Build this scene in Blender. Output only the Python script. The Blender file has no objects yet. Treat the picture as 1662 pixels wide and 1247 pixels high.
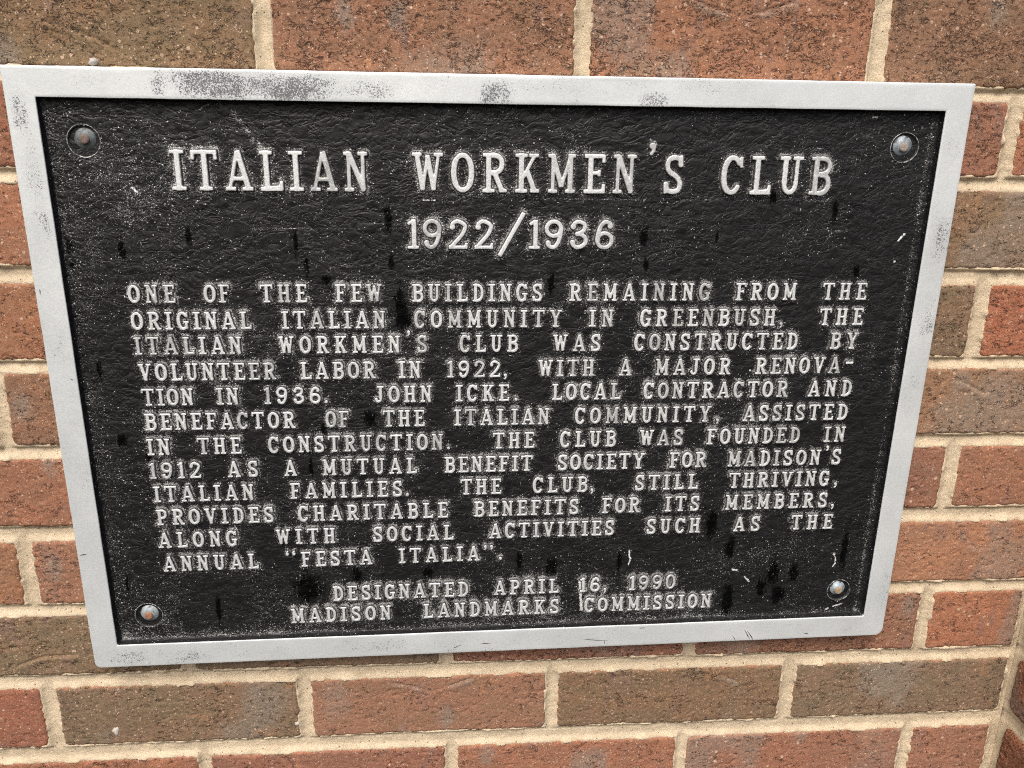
import bpy, math, random
import numpy as np
from mathutils import Matrix, Vector

# ------------------------------------------------------------------ data (millimetres on the wall plane: X right, Y up, Z out of the wall)
LINES = {'T': (-76.51, 0.0044), 'Y': (-115.99, 0.0048), '1': (-154.43, 0.0061), '2': (-173.86, 0.006), '3': (-192.24, 0.0053), '4': (-211.86, 0.0059), '5': (-230.81, 0.0064), '6': (-249.91, 0.0055), '7': (-269.61, 0.0077), '8': (-288.64, 0.0073), '9': (-307.82, 0.0089), '10': (-327.0, 0.0092), '11': (-346.38, 0.009), '12': (-366.71, 0.0144), '13': (-398.06, 0.0115), '14': (-416.93, 0.0111)}
WORDS = [('T', 'ITALIAN', -7.1, 124.5), ('T', 'WORKMEN', 155.0, 311.5), ('T', 'S', 330.5, 346.8), ('T', 'CLUB', 373.4, 453.7), ('Y', '1', 150.7, 158.6), ('Y', '9', 161.1, 175.1), ('Y', '2', 179.9, 192.9), ('Y', '2', 198.2, 211.1), ('Y', '1', 237.4, 244.2), ('Y', '9', 247.6, 261.7), ('Y', '3', 265.6, 279.6), ('Y', '6', 284.5, 298.5), ('1', 'ONE', -44.9, -13.0), ('1', 'OF', 7.1, 24.9), ('1', 'THE', 46.2, 78.6), ('1', 'FEW', 98.5, 131.7), ('1', 'BUILDINGS', 153.2, 247.6), ('1', 'REMAINING', 267.5, 372.5), ('1', 'FROM', 392.0, 438.4), ('1', 'THE', 458.9, 492.6), ('2', 'ORIGINAL', -44.9, 38.3), ('2', 'ITALIAN', 59.9, 133.5), ('2', 'COMMUNITY', 154.7, 262.6), ('2', 'IN', 283.1, 300.9), ('2', 'GREENBUSH', 321.4, 424.5), ('2', 'THE', 459.1, 492.6), ('3', 'ITALIAN', -44.7, 30.1), ('3', 'WORKMEN', 56.7, 143.8), ('3', 'S', 156.1, 163.9), ('3', 'CLUB', 187.6, 230.5), ('3', 'WAS', 256.8, 292.4), ('3', 'CONSTRUCTED', 318.1, 443.8), ('3', 'BY', 469.6, 491.3), ('4', 'VOLUNTEER', -43.8, 53.3), ('4', 'LABOR', 71.0, 125.4), ('4', 'IN', 142.5, 158.6), ('4', '1922', 178.4, 217.6), ('4', 'WITH', 246.3, 288.5), ('4', 'A', 307.5, 317.4), ('4', 'MAJOR', 335.6, 393.8), ('4', 'RENOVA', 413.3, 480.3), ('5', 'TION', -43.5, -7.3), ('5', 'IN', 9.6, 25.1), ('5', '1936', 43.8, 84.6), ('5', 'JOHN', 124.6, 166.5), ('5', 'ICKE', 184.8, 224.6), ('5', 'LOCAL', 257.1, 309.7), ('5', 'CONTRACTOR', 327.6, 440.9), ('5', 'AND', 457.3, 491.8), ('6', 'BENEFACTOR', -43.6, 65.0), ('6', 'OF', 87.5, 104.7), ('6', 'THE', 130.1, 160.9), ('6', 'ITALIAN', 183.5, 255.6), ('6', 'COMMUNITY', 275.6, 381.6), ('6', 'ASSISTED', 407.5, 491.2), ('7', 'IN', -44.2, -27.8), ('7', 'THE', -7.6, 24.1), ('7', 'CONSTRUCTION', 44.2, 174.7), ('7', 'THE', 213.1, 244.7), ('7', 'CLUB', 264.9, 308.1), ('7', 'WAS', 327.0, 361.1), ('7', 'FOUNDED', 380.0, 454.9), ('7', 'IN', 475.0, 491.8), ('8', '1912', -44.3, -7.2), ('8', 'AS', 12.8, 35.2), ('8', 'A', 54.1, 64.6), ('8', 'MUTUAL', 83.5, 154.5), ('8', 'BENEFIT', 175.8, 243.7), ('8', 'SOCIETY', 263.6, 331.8), ('8', 'FOR', 351.8, 381.4), ('8', 'MADISON', 399.0, 474.1), ('8', 'S', 483.0, 491.6), ('9', 'ITALIAN', -43.3, 30.6), ('9', 'FAMILIES', 57.9, 143.1), ('9', 'THE', 188.3, 219.7), ('9', 'CLUB', 244.7, 287.6), ('9', 'STILL', 325.7, 376.1), ('9', 'THRIVING', 401.7, 483.8), ('10', 'PROVIDES', -43.1, 44.3), ('10', 'CHARITABLE', 63.1, 178.2), ('10', 'BENEFITS', 198.7, 281.4), ('10', 'FOR', 300.1, 330.6), ('10', 'ITS', 351.1, 378.9), ('10', 'MEMBERS', 400.5, 484.7), ('11', 'ALONG', -43.8, 15.4), ('11', 'WITH', 45.1, 90.3), ('11', 'SOCIAL', 119.7, 182.4), ('11', 'ACTIVITIES', 211.0, 310.9), ('11', 'SUCH', 337.5, 381.1), ('11', 'AS', 409.1, 430.7), ('11', 'THE', 457.2, 491.5), ('12', 'ANNUAL', -42.2, 30.1), ('12', 'FESTA', 62.9, 118.3), ('12', 'ITALIA', 139.5, 203.1), ('13', 'DESIGNATED', 86.4, 194.5), ('13', 'APRIL', 215.3, 268.0), ('13', '16', 285.6, 302.1), ('13', '1990', 326.5, 364.6), ('14', 'MADISON', 52.8, 131.9), ('14', 'LANDMARKS', 158.0, 268.9), ('14', 'COMMISSION', 290.0, 396.6), ]
MARKS = [('T', "'", 322.4, -44.8), ('Y', '/', 224.4, -104.8), ('2', ',', 429.4, -169.5), ('3', "'", 150.2, -177.1), ('4', ',', 221.6, -208.3), ('4', '-', 487.3, -200.9), ('5', '.', 88.5, -229.1), ('5', '.', 230.0, -228.2), ('6', ',', 387.3, -246.1), ('7', '.', 178.9, -266.8), ('8', "'", 479.1, -271.4), ('9', '.', 147.0, -305.1), ('9', ',', 291.4, -303.6), ('9', ',', 489.7, -302.9), ('10', ',', 489.7, -321.2), ('12', '“', 55.2, -354.5), ('12', '”', 210.3, -351.8), ('12', '.', 219.9, -360.8), ('13', ',', 306.3, -394.6)]
STAINS = [(137.4, -94.6, 3.0, 9.4), (138.8, -124.9, 2.6, 5.3), (144.6, -158.5, 4.5, 13.7), (146.7, -167.6, 7.1, 8.3), (-0.8, -108.5, 2.1, 6.4), (-46.1, -117.3, 2.5, 6.9), (-81.2, -115.4, 2.1, 5.1), (-81.2, -128.2, 1.6, 3.4), (461.1, -87.1, 2.3, 8.0), (320.6, -106.1, 3.6, 6.6), (323.3, -126.2, 2.2, 5.4), (374.8, -105.6, 1.4, 4.5), (413.6, -76.6, 2.7, 6.1), (72.6, -112.2, 1.7, 8.7), (79.4, -127.4, 1.8, 7.9), (483.5, -130.0, 2.4, 4.6), (254.3, -140.0, 2.7, 6.4), (-71.9, -203.9, 2.2, 6.5), (92.7, -138.4, 3.5, 3.5), (85.1, -253.0, 1.8, 7.4), (119.8, -243.5, 5.5, 5.9), (74.4, -282.9, 1.9, 7.1), (-62.3, -258.6, 3.6, 4.9), (-45.0, -271.1, 2.2, 4.0), (-71.9, -379.5, 1.4, 7.6), (-4.3, -403.6, 2.4, 12.4), (66.7, -386.2, 12.1, 11.2), (105.9, -376.3, 4.8, 6.6), (162.2, -375.0, 4.4, 5.0), (235.4, -365.8, 2.5, 9.0), (261.8, -374.9, 5.0, 10.2), (317.1, -367.9, 2.6, 7.9), (391.3, -336.3, 5.1, 12.2), (410.9, -407.9, 5.3, 15.4), (438.9, -397.0, 4.3, 8.2), (447.9, -382.8, 5.3, 10.4), (465.4, -383.2, 4.3, 8.2), (506.4, -364.2, 3.2, 17.3), (408.8, -359.0, 4.2, 10.2), (454.5, -403.3, 6.4, 8.3)]
CHIPS_ALL = [([(516.5, -102.3), (514.1, -105.0), (512.2, -108.2)], 1.3), ([(512.1, -122.5), (512.1, -122.9)], 1.3), ([(325.2, -358.6), (325.0, -362.5), (326.3, -367.0), (325.0, -371.5)], 1.2), ([(285.5, -386.9), (286.5, -398.3), (288.1, -412.8)], 1.8), ([(412.3, -378.4), (416.6, -379.6)], 1.3), ([(423.5, -385.6), (428.2, -390.3)], 1.2), ([(497.5, -365.1), (499.9, -370.9), (500.0, -375.5), (498.3, -378.3)], 0.9), ([(497.7, -418.9), (499.7, -417.7)], 1.2), ([(503.8, -416.1), (511.1, -413.9)], 1.2), ([(37.8, -25.5), (40.4, -34.1)], 1.2), ([(456.1, -389.9), (456.7, -390.5)], 1.0), ([(-22.3, -45.9), (-21.9, -45.9)], 0.8), ([(-34.4, -75.5), (-31.8, -78.3)], 1.3), ([(161.7, -81.6), (170.3, -81.5)], 0.6), ([(409.7, -206.8), (409.8, -207.3)], 0.9), ([(-46.6, -360.2), (-46.1, -360.2)], 0.8), ([(480.1, -20.3), (483.3, -20.6)], 1.0), ([(40.4, -34.1), (51.7, -45.9)], 0.8)]
DASHES = [(245.9, 457.6, -79.9), (211.1, 345.2, -101.6), (43.6, 120.0, -102.3), (455.8, 476.9, -100.0)]
SCUFFS = [(47.4, -8.8, 52.0, 7.7, 1), (75.1, -12.0, 24.1, 6.2, 0.5), (-8.8, -8.0, 4.7, 7.7, 0.8), (-50.4, -8.9, 23.2, 5.3, 0.3), (123.6, -9.1, 22.4, 5.5, 0.45), (211.9, -10.1, 10.0, 7.1, 0.9), (238.9, -4.8, 25.2, 3.9, 0.35), (320.7, -13.5, 9.5, 5.6, 0.65), (314.9, -2.5, 17.0, 3.1, 0.35), (398.0, -13.6, 13.2, 3.3, 0.35), (-97.5, -28.8, 5.1, 11.6, 0.6), (-94.5, -48.1, 4.7, 7.1, 0.4), (-94.6, -81.9, 5.6, 20.5, 0.5), (-91.7, -98.2, 3.2, 10.3, 0.5), (-93.2, -184.2, 3.3, 11.3, 0.4), (-100.2, -268.3, 3.5, 14.7, 0.3), (538.4, -36.0, 6.9, 12.7, 0.3), (541.0, -103.7, 6.7, 16.4, 0.6), (542.2, -166.5, 5.9, 17.4, 0.5), (539.7, -225.6, 5.0, 18.3, 0.4), (544.9, -388.3, 5.4, 29.6, 0.35), (-51.9, -441.2, 38.3, 6.8, 0.5), (15.7, -439.6, 39.0, 5.8, 0.35), (114.1, -437.4, 29.9, 5.8, 0.4), (214.5, -436.3, 61.5, 4.7, 0.3), (317.2, -434.0, 47.2, 4.8, 0.25), (448.8, -431.4, 48.6, 4.8, 0.25)]
SCRATCHES = [[(288.8, -436.6), (297.7, -437.5), (310.2, -438.5)], [(307.1, -438.4), (307.7, -441.4)], [(182.1, -441.0), (188.2, -438.3)], [(204.4, -437.7), (213.5, -437.5)], [(336.1, -427.6), (340.7, -427.2)], [(425.9, -431.8), (431.7, -441.6)], [(428.7, -433.1), (435.0, -442.9)], [(416.3, -437.4), (419.5, -442.4)], [(477.9, -437.2), (482.3, -437.9)], [(-101.7, -143.7), (-101.9, -148.0)], [(-98.8, -190.9), (-97.6, -191.8)], [(-89.8, -208.8), (-88.2, -209.7)], [(-101.8, -349.1), (-96.3, -348.2)]]
BRICK_MARKS = [('ridge', [(348.8, 50.3), (362.1, 46.0), (379.8, 41.8), (396.9, 45.0), (417.9, 52.2)]), ('ridge', [(-82.2, 26.8), (-63.6, 21.7), (-48.7, 16.5), (-32.1, 7.4)]), ('ridge', [(132.1, -487.0), (150.2, -492.1), (163.2, -496.3), (181.7, -490.3), (197.4, -484.7)]), ('ridge', [(602.3, -345.3), (612.1, -354.2), (622.5, -366.0), (626.2, -370.8)]), ('ridge', [(393.2, -480.0), (413.1, -487.1), (430.7, -497.3)]), ('ridge', [(-169.5, -458.2), (-149.2, -450.3), (-125.1, -450.0)]), ('patch', [(176.2, -521.4)]), ('patch', [(581.2, -519.8)]), ('patch', [(588.0, -222.7)]), ('patch', [(-130.5, -366.8)]), ('patch', [(-134.1, -234.5)]), ('patch', [(111.9, 39.4)]), ('patch', [(147.2, 38.4)]), ('patch', [(565.1, 51.4)]), ('ridge', [(566.2, 57.4), (575.7, 54.9), (583.6, 54.3)]), ('patch', [(211.3, -561.9)]), ('patch', [(-162.2, -543.2)]), ('patch', [(496.2, -552.5)]), ('patch', [(-120.6, -278.7)]), ('patch', [(577.2, -424.5)]), ('ridge', [(582.4, -220.1), (593.5, -224.3), (610.8, -233.2)])]
CAM = [1372.44983, 175.91054, -28.56877, 615.55833, -0.3013, -0.07826, 0.01773]
OUT_Q = [(-105.7, 0.6), (547.7, 2.7), (546.8, -441.0), (-101.8, -449.1)]
IN_Q = [(-86.8, -18.3), (529.7, -15.6), (528.7, -422.3), (-83.4, -429.3)]


CHIPS = [(p, w * .85) for p, w in CHIPS_ALL if not (p[0][1] > -45 and p[0][0] < 60)]

# ------------------------------------------------------------------ camera, world, sun, exposure
scene = bpy.context.scene
COL = scene.collection

def rot3(rx, ry, rz):
    c, s = math.cos, math.sin
    Rx = np.array([[1, 0, 0], [0, c(rx), -s(rx)], [0, s(rx), c(rx)]])
    Ry = np.array([[c(ry), 0, s(ry)], [0, 1, 0], [-s(ry), 0, c(ry)]])
    Rz = np.array([[c(rz), -s(rz), 0], [s(rz), c(rz), 0], [0, 0, 1]])
    return Rz @ Ry @ Rx
BASE_H = 1.45                                   # height of the wall origin above the ground, metres
T3 = np.array([[1, 0, 0], [0, 0, -1], [0, 1, 0]], float)     # wall axes -> Blender axes
cam_data = bpy.data.cameras.new("camera")
cam = bpy.data.objects.new("camera", cam_data)
COL.objects.link(cam)
Mc = T3 @ rot3(*CAM[4:7])
pc = T3 @ np.array(CAM[1:4]) * 0.001 + np.array([0, 0, BASE_H])
mw = Matrix([list(Mc[i]) + [pc[i]] for i in range(3)] + [[0, 0, 0, 1]])
cam.matrix_world = mw
cam_data.sensor_fit = 'HORIZONTAL'
cam_data.sensor_width = 36.0
cam_data.lens = CAM[0] / 1662.0 * 36.0
cam_data.clip_start = 0.01
cam_data.clip_end = 1000.0
scene.camera = cam

SUN_EL, SUN_AZ = math.radians(52), math.radians(-18)    # azimuth measured from straight out of the wall, towards the right
world = bpy.data.worlds.new("World")
scene.world = world
world.use_nodes = True
wn = world.node_tree
bg = wn.nodes["Background"]
sky = wn.nodes.new("ShaderNodeTexSky")
sky.sky_type = 'NISHITA'
sky.sun_disc = False
sky.sun_elevation = SUN_EL
sky.sun_rotation = math.pi - SUN_AZ
sky.air_density = 1.0
sky.dust_density = 6.0
sky.ozone_density = 1.0
wn.links.new(sky.outputs[0], bg.inputs[0])
bg.inputs[1].default_value = 0.13
sun_data = bpy.data.lights.new("sun", 'SUN')
sun_data.energy = 1.3
sun_data.angle = math.radians(30)
sun_data.color = (1.0, 0.99, 0.97)
sun = bpy.data.objects.new("sun", sun_data)
COL.objects.link(sun)
sdir = Vector((math.sin(SUN_AZ) * math.cos(SUN_EL), -math.cos(SUN_AZ) * math.cos(SUN_EL), math.sin(SUN_EL)))
sun.rotation_euler = sdir.to_track_quat('Z', 'Y').to_euler()
sun.location = (0, -3, 5)
scene.view_settings.view_transform = 'Standard'
scene.view_settings.look = 'None'
scene.view_settings.exposure = 0.52
scene.view_settings.gamma = 1.0
scene.cycles.use_denoising = False
scene.cycles.filter_width = 1.05
scene.cycles.use_adaptive_sampling = False
scene.cycles.max_bounces = 5
scene.cycles.diffuse_bounces = 3
scene.cycles.sample_clamp_indirect = 4.0

# ------------------------------------------------------------------ noise helpers
def _h(ix, iy, seed):
    n = (ix.astype(np.int64) * 374761393 + iy.astype(np.int64) * 668265263 + seed * 1442695041) & 0xffffffff
    n = ((n ^ (n >> 13)) * 1274126177) & 0xffffffff
    n = (n ^ (n >> 16)) & 0xffffffff
    return n / 4294967295.0
def vnoise(x, y, seed=0):
    x = np.asarray(x, float); y = np.asarray(y, float)
    ix = np.floor(x); iy = np.floor(y); fx = x - ix; fy = y - iy
    ix = ix.astype(np.int64); iy = iy.astype(np.int64)
    u = fx * fx * fx * (fx * (fx * 6 - 15) + 10); v = fy * fy * fy * (fy * (fy * 6 - 15) + 10)
    a = _h(ix, iy, seed); b = _h(ix + 1, iy, seed); c = _h(ix, iy + 1, seed); d = _h(ix + 1, iy + 1, seed)
    return (a * (1 - u) + b * u) * (1 - v) + (c * (1 - u) + d * u) * v
def fbm(x, y, seed=0, octv=3, gain=0.5):
    s = 0; a = 1; t = 0
    for o in range(octv):
        s = s + a * vnoise(x * 2 ** o + o * 17.3, y * 2 ** o - o * 9.1, seed + o); t += a; a *= gain
    return s / t
def sstep(a, b, x):
    t = np.clip((x - a) / (b - a), 0, 1)
    return t * t * (3 - 2 * t)
def seg_dist(X, Y, pts):
    d = np.full(np.shape(X), 1e9)
    if len(pts) == 1:
        return np.hypot(X - pts[0][0], Y - pts[0][1])
    for (x0, y0), (x1, y1) in zip(pts[:-1], pts[1:]):
        vx, vy = x1 - x0, y1 - y0
        t = np.clip(((X - x0) * vx + (Y - y0) * vy) / (vx * vx + vy * vy + 1e-9), 0, 1)
        d = np.minimum(d, np.hypot(X - x0 - t * vx, Y - y0 - t * vy))
    return d

# ------------------------------------------------------------------ mesh helpers
def to_world(P, origin=(0, 0, 0)):
    P = (np.asarray(P, float) - np.asarray(origin, float)) * 0.001
    return np.stack([P[:, 0], -P[:, 2], P[:, 1]], 1)
def place(o, origin):
    o.location = (origin[0] * .001, -origin[2] * .001, origin[1] * .001)
def make_mesh(name, P, F, mats, origin=(0, 0, 0), smooth=True, attrs=None, fmat=None):
    """P Nx3 wall millimetres, F Mx4 quads (or list of faces)."""
    me = bpy.data.meshes.new(name)
    V = to_world(P, origin)
    if isinstance(F, np.ndarray):
        me.vertices.add(len(V)); me.vertices.foreach_set("co", V.ravel())
        k = F.shape[1]
        me.loops.add(F.size); me.loops.foreach_set("vertex_index", F.ravel().astype(np.int32))
        me.polygons.add(len(F)); me.polygons.foreach_set("loop_start", np.arange(0, F.size, k, dtype=np.int32))
        me.update(calc_edges=True); me.validate()
    else:
        me.from_pydata([tuple(v) for v in V], [], [tuple(f) for f in F]); me.update()
    for m in (mats if isinstance(mats, (list, tuple)) else [mats]):
        me.materials.append(m)
    if smooth:
        me.polygons.foreach_set("use_smooth", np.ones(len(me.polygons), bool))
    if fmat is not None and len(fmat) == len(me.polygons):
        me.polygons.foreach_set("material_index", np.asarray(fmat, np.int32))
    if attrs:
        for k, a in attrs.items():
            at = me.attributes.new(k, 'FLOAT', 'POINT'); at.data.foreach_set("value", np.asarray(a, np.float32).ravel())
    me.update()
    return me
def link(name, me, parent=None, origin=(0, 0, 0)):
    o = bpy.data.objects.new(name, me); COL.objects.link(o); place(o, origin)
    if parent is not None: o.parent = parent
    return o
def empty(name, origin, label=None, cat=None, kind=None):
    o = bpy.data.objects.new(name, None); COL.objects.link(o); o.empty_display_size = 0.02
    o.location = (origin[0] * .001, -origin[2] * .001, origin[1] * .001 + BASE_H)
    if label: o['label'] = label
    if cat: o['category'] = cat
    if kind: o['kind'] = kind
    return o
def grid_faces(ny, nx, mask=None):
    i = np.arange(ny - 1)[:, None] * nx + np.arange(nx - 1)[None, :]
    F = np.stack([i, i + 1, i + nx + 1, i + nx], -1)
    if mask is not None: F = F[mask]
    return F.reshape(-1, 4)
def compact(P, F, attrs=None):
    used = np.unique(F); m = np.full(len(P), -1); m[used] = np.arange(len(used))
    return P[used], m[F], {k: np.asarray(a).ravel()[used] for k, a in (attrs or {}).items()}

# ------------------------------------------------------------------ material helper
class NT:
    def __init__(s, name):
        s.mat = bpy.data.materials.new(name); s.mat.use_nodes = True
        s.t = s.mat.node_tree; s.b = s.t.nodes["Principled BSDF"]
    def n(s, typ, **kw):
        nd = s.t.nodes.new(typ)
        for k, v in kw.items(): setattr(nd, k, v)
        return nd
    def l(s, a, b): s.t.links.new(a, b)
    def put(s, sock, v):
        if hasattr(v, 'is_output') or isinstance(v, bpy.types.NodeSocket): s.l(v, sock)
        else: sock.default_value = v
    def math(s, op, a, b=0.0, c=0.0, clamp=False):
        nd = s.n("ShaderNodeMath", operation=op, use_clamp=clamp)
        s.put(nd.inputs[0], a); s.put(nd.inputs[1], b); s.put(nd.inputs[2], c)
        return nd.outputs[0]
    def coords(s, scale=(1, 1, 1), off=None, rot=(0, 0, 0)):
        tc = s.n("ShaderNodeTexCoord"); g = tc.outputs['Object']
        mp = s.n("ShaderNodeMapping"); s.l(g, mp.inputs[0]); mp.inputs['Scale'].default_value = tuple(1000 * k for k in scale)
        mp.inputs['Rotation'].default_value = rot
        if off is not None:
            ad = s.n("ShaderNodeVectorMath", operation='ADD'); s.l(mp.outputs[0], ad.inputs[0]); s.l(off, ad.inputs[1]); return ad.outputs[0]
        return mp.outputs[0]
    def rnd_off(s, k=500.0):
        oi = s.n("ShaderNodeObjectInfo"); m = s.math('MULTIPLY', oi.outputs['Random'], k)
        cb = s.n("ShaderNodeCombineXYZ"); s.l(m, cb.inputs[0]); s.l(s.math('MULTIPLY', m, 1.7), cb.inputs[1]); s.l(s.math('MULTIPLY', m, .6), cb.inputs[2])
        return cb.outputs[0], oi
    def noise(s, vec, scale, detail=2, rough=.5, dist=0.0):
        nd = s.n("ShaderNodeTexNoise"); s.l(vec, nd.inputs['Vector']); nd.inputs['Scale'].default_value = scale
        nd.inputs['Detail'].default_value = detail; nd.inputs['Roughness'].default_value = rough; nd.inputs['Distortion'].default_value = dist
        return nd.outputs['Fac']
    def voro(s, vec, scale, feat='F1', out='Distance'):
        nd = s.n("ShaderNodeTexVoronoi", feature=feat); s.l(vec, nd.inputs['Vector']); nd.inputs['Scale'].default_value = scale
        return nd.outputs[out]
    def ramp(s, v, a, b, lo=0.0, hi=1.0):
        nd = s.n("ShaderNodeMapRange", interpolation_type='SMOOTHSTEP'); s.put(nd.inputs[0], v)
        s.put(nd.inputs[1], a); s.put(nd.inputs[2], b); s.put(nd.inputs[3], lo); s.put(nd.inputs[4], hi)
        return nd.outputs[0]
    def mix(s, f, a, b, blend='MIX'):
        nd = s.n("ShaderNodeMix", data_type='RGBA', blend_type=blend)
        s.put(nd.inputs[0], f)
        for sock, v in ((nd.inputs[6], a), (nd.inputs[7], b)):
            if isinstance(v, (tuple, list)): sock.default_value = tuple(v) + ((1,) if len(v) == 3 else ())
            else: s.l(v, sock)
        return nd.outputs[2]
    def attr(s, name):
        nd = s.n("ShaderNodeAttribute", attribute_name=name); return nd.outputs['Fac']
    def bump(s, h, dist, strength=1.0, prev=None):
        nd = s.n("ShaderNodeBump"); s.l(h, nd.inputs['Height']); nd.inputs['Distance'].default_value = dist * .001
        nd.inputs['Strength'].default_value = strength
        if prev is not None: s.l(prev, nd.inputs['Normal'])
        return nd.outputs[0]
def lin(r, g, b):
    f = lambda c: (c / 255 / 12.92) if c / 255 <= .04045 else ((c / 255 + .055) / 1.055) ** 2.4
    return (f(r), f(g), f(b))

# ------------------------------------------------------------------ materials
def mat_brick():
    m = NT("fired_brick"); off, oi = m.rnd_off()
    v = m.coords(off=off); vh = m.coords((.62, 1, 1), off=off); vl = m.coords((.35, 1, 1), off=off)
    base = oi.outputs['Color']
    rough = oi.outputs['Alpha']                      # how torn the face of this brick is
    # clay body: iron-red against brown flashing, with mauve and orange firing clouds
    blot = m.noise(vh, .035, 4, .62, .6)
    red = m.mix(.40, base, (.315, .163, .100)); brn = m.mix(.45, base, (.180, .130, .084))
    col = m.mix(m.ramp(blot, .42, .58), brn, red)
    col = m.mix(.45, col, base)
    vv = m.coords((1, 1, .45), off=off)
    col = m.mix(m.ramp(m.noise(vv, .055, 4, .65, .4), .56, .70, 0, .55), col, (.205, .125, .105))
    col = m.mix(m.ramp(m.noise(v, .030, 4, .65, .8), .60, .74, 0, .55), col, (.46, .215, .105))
    mott = m.noise(v, .30, 5, .75)
    col = m.mix(m.ramp(mott, .42, .68, 0, .45), col, m.mix(.5, col, (.46, .30, .20)))
    col = m.mix(m.ramp(m.noise(vh, .20, 5, .75, .8), .54, .76, 0, .28), col, (.13, .092, .066))
    gn = m.noise(v, 1.05, 4, .85)
    col = m.mix(1.0, col, m.mix(m.ramp(gn, .30, .70), (.72, .71, .70), (1.30, 1.30, 1.30)), 'MULTIPLY')
    # grey fire-flash patches (attribute from the mesh)
    mk = m.attr("mark"); mkn = m.ramp(m.math('ADD', mk, m.math('MULTIPLY', m.math('SUBTRACT', m.noise(vv, .22, 5, .8), .5), 1.7)), .25, 1.1, 0, .66)
    col = m.mix(mkn, col, m.mix(m.ramp(gn, .3, .7), (.17, .142, .115), (.34, .29, .235)))
    # orange arris
    ed = m.attr("edge"); edn = m.ramp(m.math('ADD', ed, m.math('MULTIPLY', m.noise(vh, .16, 3), .9)), 1.05, 1.4, 0, .6)
    col = m.mix(edn, col, (.42, .19, .10))
    # pale grains
    def dots(scale, rad, keep, soft=.05):
        nd = m.n("ShaderNodeTexVoronoi", feature='F1'); m.l(v, nd.inputs['Vector']); nd.inputs['Scale'].default_value = scale
        sp = m.n("ShaderNodeSeparateColor"); m.l(nd.outputs['Color'], sp.inputs[0])
        rr_ = m.math('MULTIPLY', rad, m.math('ADD', .5, sp.outputs[1]))
        return m.math('MULTIPLY', m.math('LESS_THAN', nd.outputs['Distance'], rr_), m.math('LESS_THAN', sp.outputs[0], keep))
    g1 = dots(.16, .16, .30); g2 = dots(.42, .20, .16); g3 = dots(.9, .30, .10)
    col = m.mix(m.math('MULTIPLY', m.math('MAXIMUM', g1, g2), .7), col, (.62, .44, .31))
    col = m.mix(m.math('MULTIPLY', g3, .6), col, (.70, .54, .42))
    # short torn cracks and pits, coloured dark for dirt and the shade inside them
    rr = m.math('ABSOLUTE', m.math('SUBTRACT', m.noise(m.coords((.55, 1, 1), off=off), .20, 4, .7, 1.6), .5))
    den = m.noise(v, .035, 3, .6)
    cm = m.math('ADD', m.noise(vh, .24, 3, .65), m.math('ADD', m.math('MULTIPLY', m.math('SUBTRACT', den, .5), .5), m.math('MULTIPLY', m.math('SUBTRACT', rough, .5), .16)))
    crack = m.math('MULTIPLY', m.ramp(rr, .012, .026, 1, 0), m.ramp(cm, .565, .60))
    pit = m.ramp(m.math('ADD', m.noise(m.coords((.6, 1, 1), off=off), .27, 4, .68, 1.8), m.math('ADD', m.math('MULTIPLY', m.math('SUBTRACT', den, .5), .22), m.math('MULTIPLY', m.math('SUBTRACT', rough, .5), .10))), .69, .715)
    d1 = dots(.30, .12, .22)
    pits = m.math('MAXIMUM', m.math('MAXIMUM', pit, crack), m.math('MULTIPLY', d1, .8))
    col = m.mix(m.math('MULTIPLY', pits, .86), col, (.026, .018, .014))
    m.l(col, m.b.inputs['Base Color'])
    m.b.inputs['Roughness'].default_value = .88; m.b.inputs['Specular IOR Level'].default_value = .25
    nb = m.bump(m.math('SUBTRACT', m.math('ADD', 1.0, m.math('MULTIPLY', g1, .5)), pits), 1.6, .8)
    nb = m.bump(m.noise(vh, .30, 5, .75, .6), 1.6, .55, nb)
    nb = m.bump(gn, .45, .6, nb)
    m.l(nb, m.b.inputs['Normal'])
    return m.mat
def mat_mortar():
    m = NT("sand_mortar"); v = m.coords()
    a = m.noise(v, .03, 3, .6); b = m.noise(v, .5, 4, .7); c = m.noise(v, 1.3, 3, .8)
    col = m.mix(m.ramp(a, .3, .7), (.50, .405, .28), (.63, .52, .365))
    col = m.mix(m.ramp(b, .35, .75, 0, .5), col, (.67, .57, .42))
    col = m.mix(1.0, col, m.mix(m.ramp(c, .3, .7), (.80, .79, .77), (1.17, 1.17, 1.17)), 'MULTIPLY')
    gr = m.voro(v, .75); gsel = m.noise(v, .5, 1)
    col = m.mix(m.math('MULTIPLY', m.ramp(gr, .10, .18, 1, 0), m.ramp(gsel, .52, .60, 0, .75)), col, (.20, .15, .10))
    bh = m.voro(v, .16); col = m.mix(m.ramp(bh, .07, .10, .75, 0), col, (.07, .045, .03))
    dirt = m.noise(m.coords((.4, 1, 1)), .09, 4, .65)
    col = m.mix(m.ramp(dirt, .52, .74, 0, .5), col, (.36, .285, .19))
    m.l(col, m.b.inputs['Base Color']); m.b.inputs['Roughness'].default_value = .95; m.b.inputs['Specular IOR Level'].default_value = .2
    nb = m.bump(b, .9, .8); nb = m.bump(m.math('SUBTRACT', c, m.math('MULTIPLY', m.ramp(bh, .07, .11, 1, 0), 2)), .35, .8, nb)
    m.l(nb, m.b.inputs['Normal'])
    return m.mat
SILVER = (.70, .705, .70)
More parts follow.
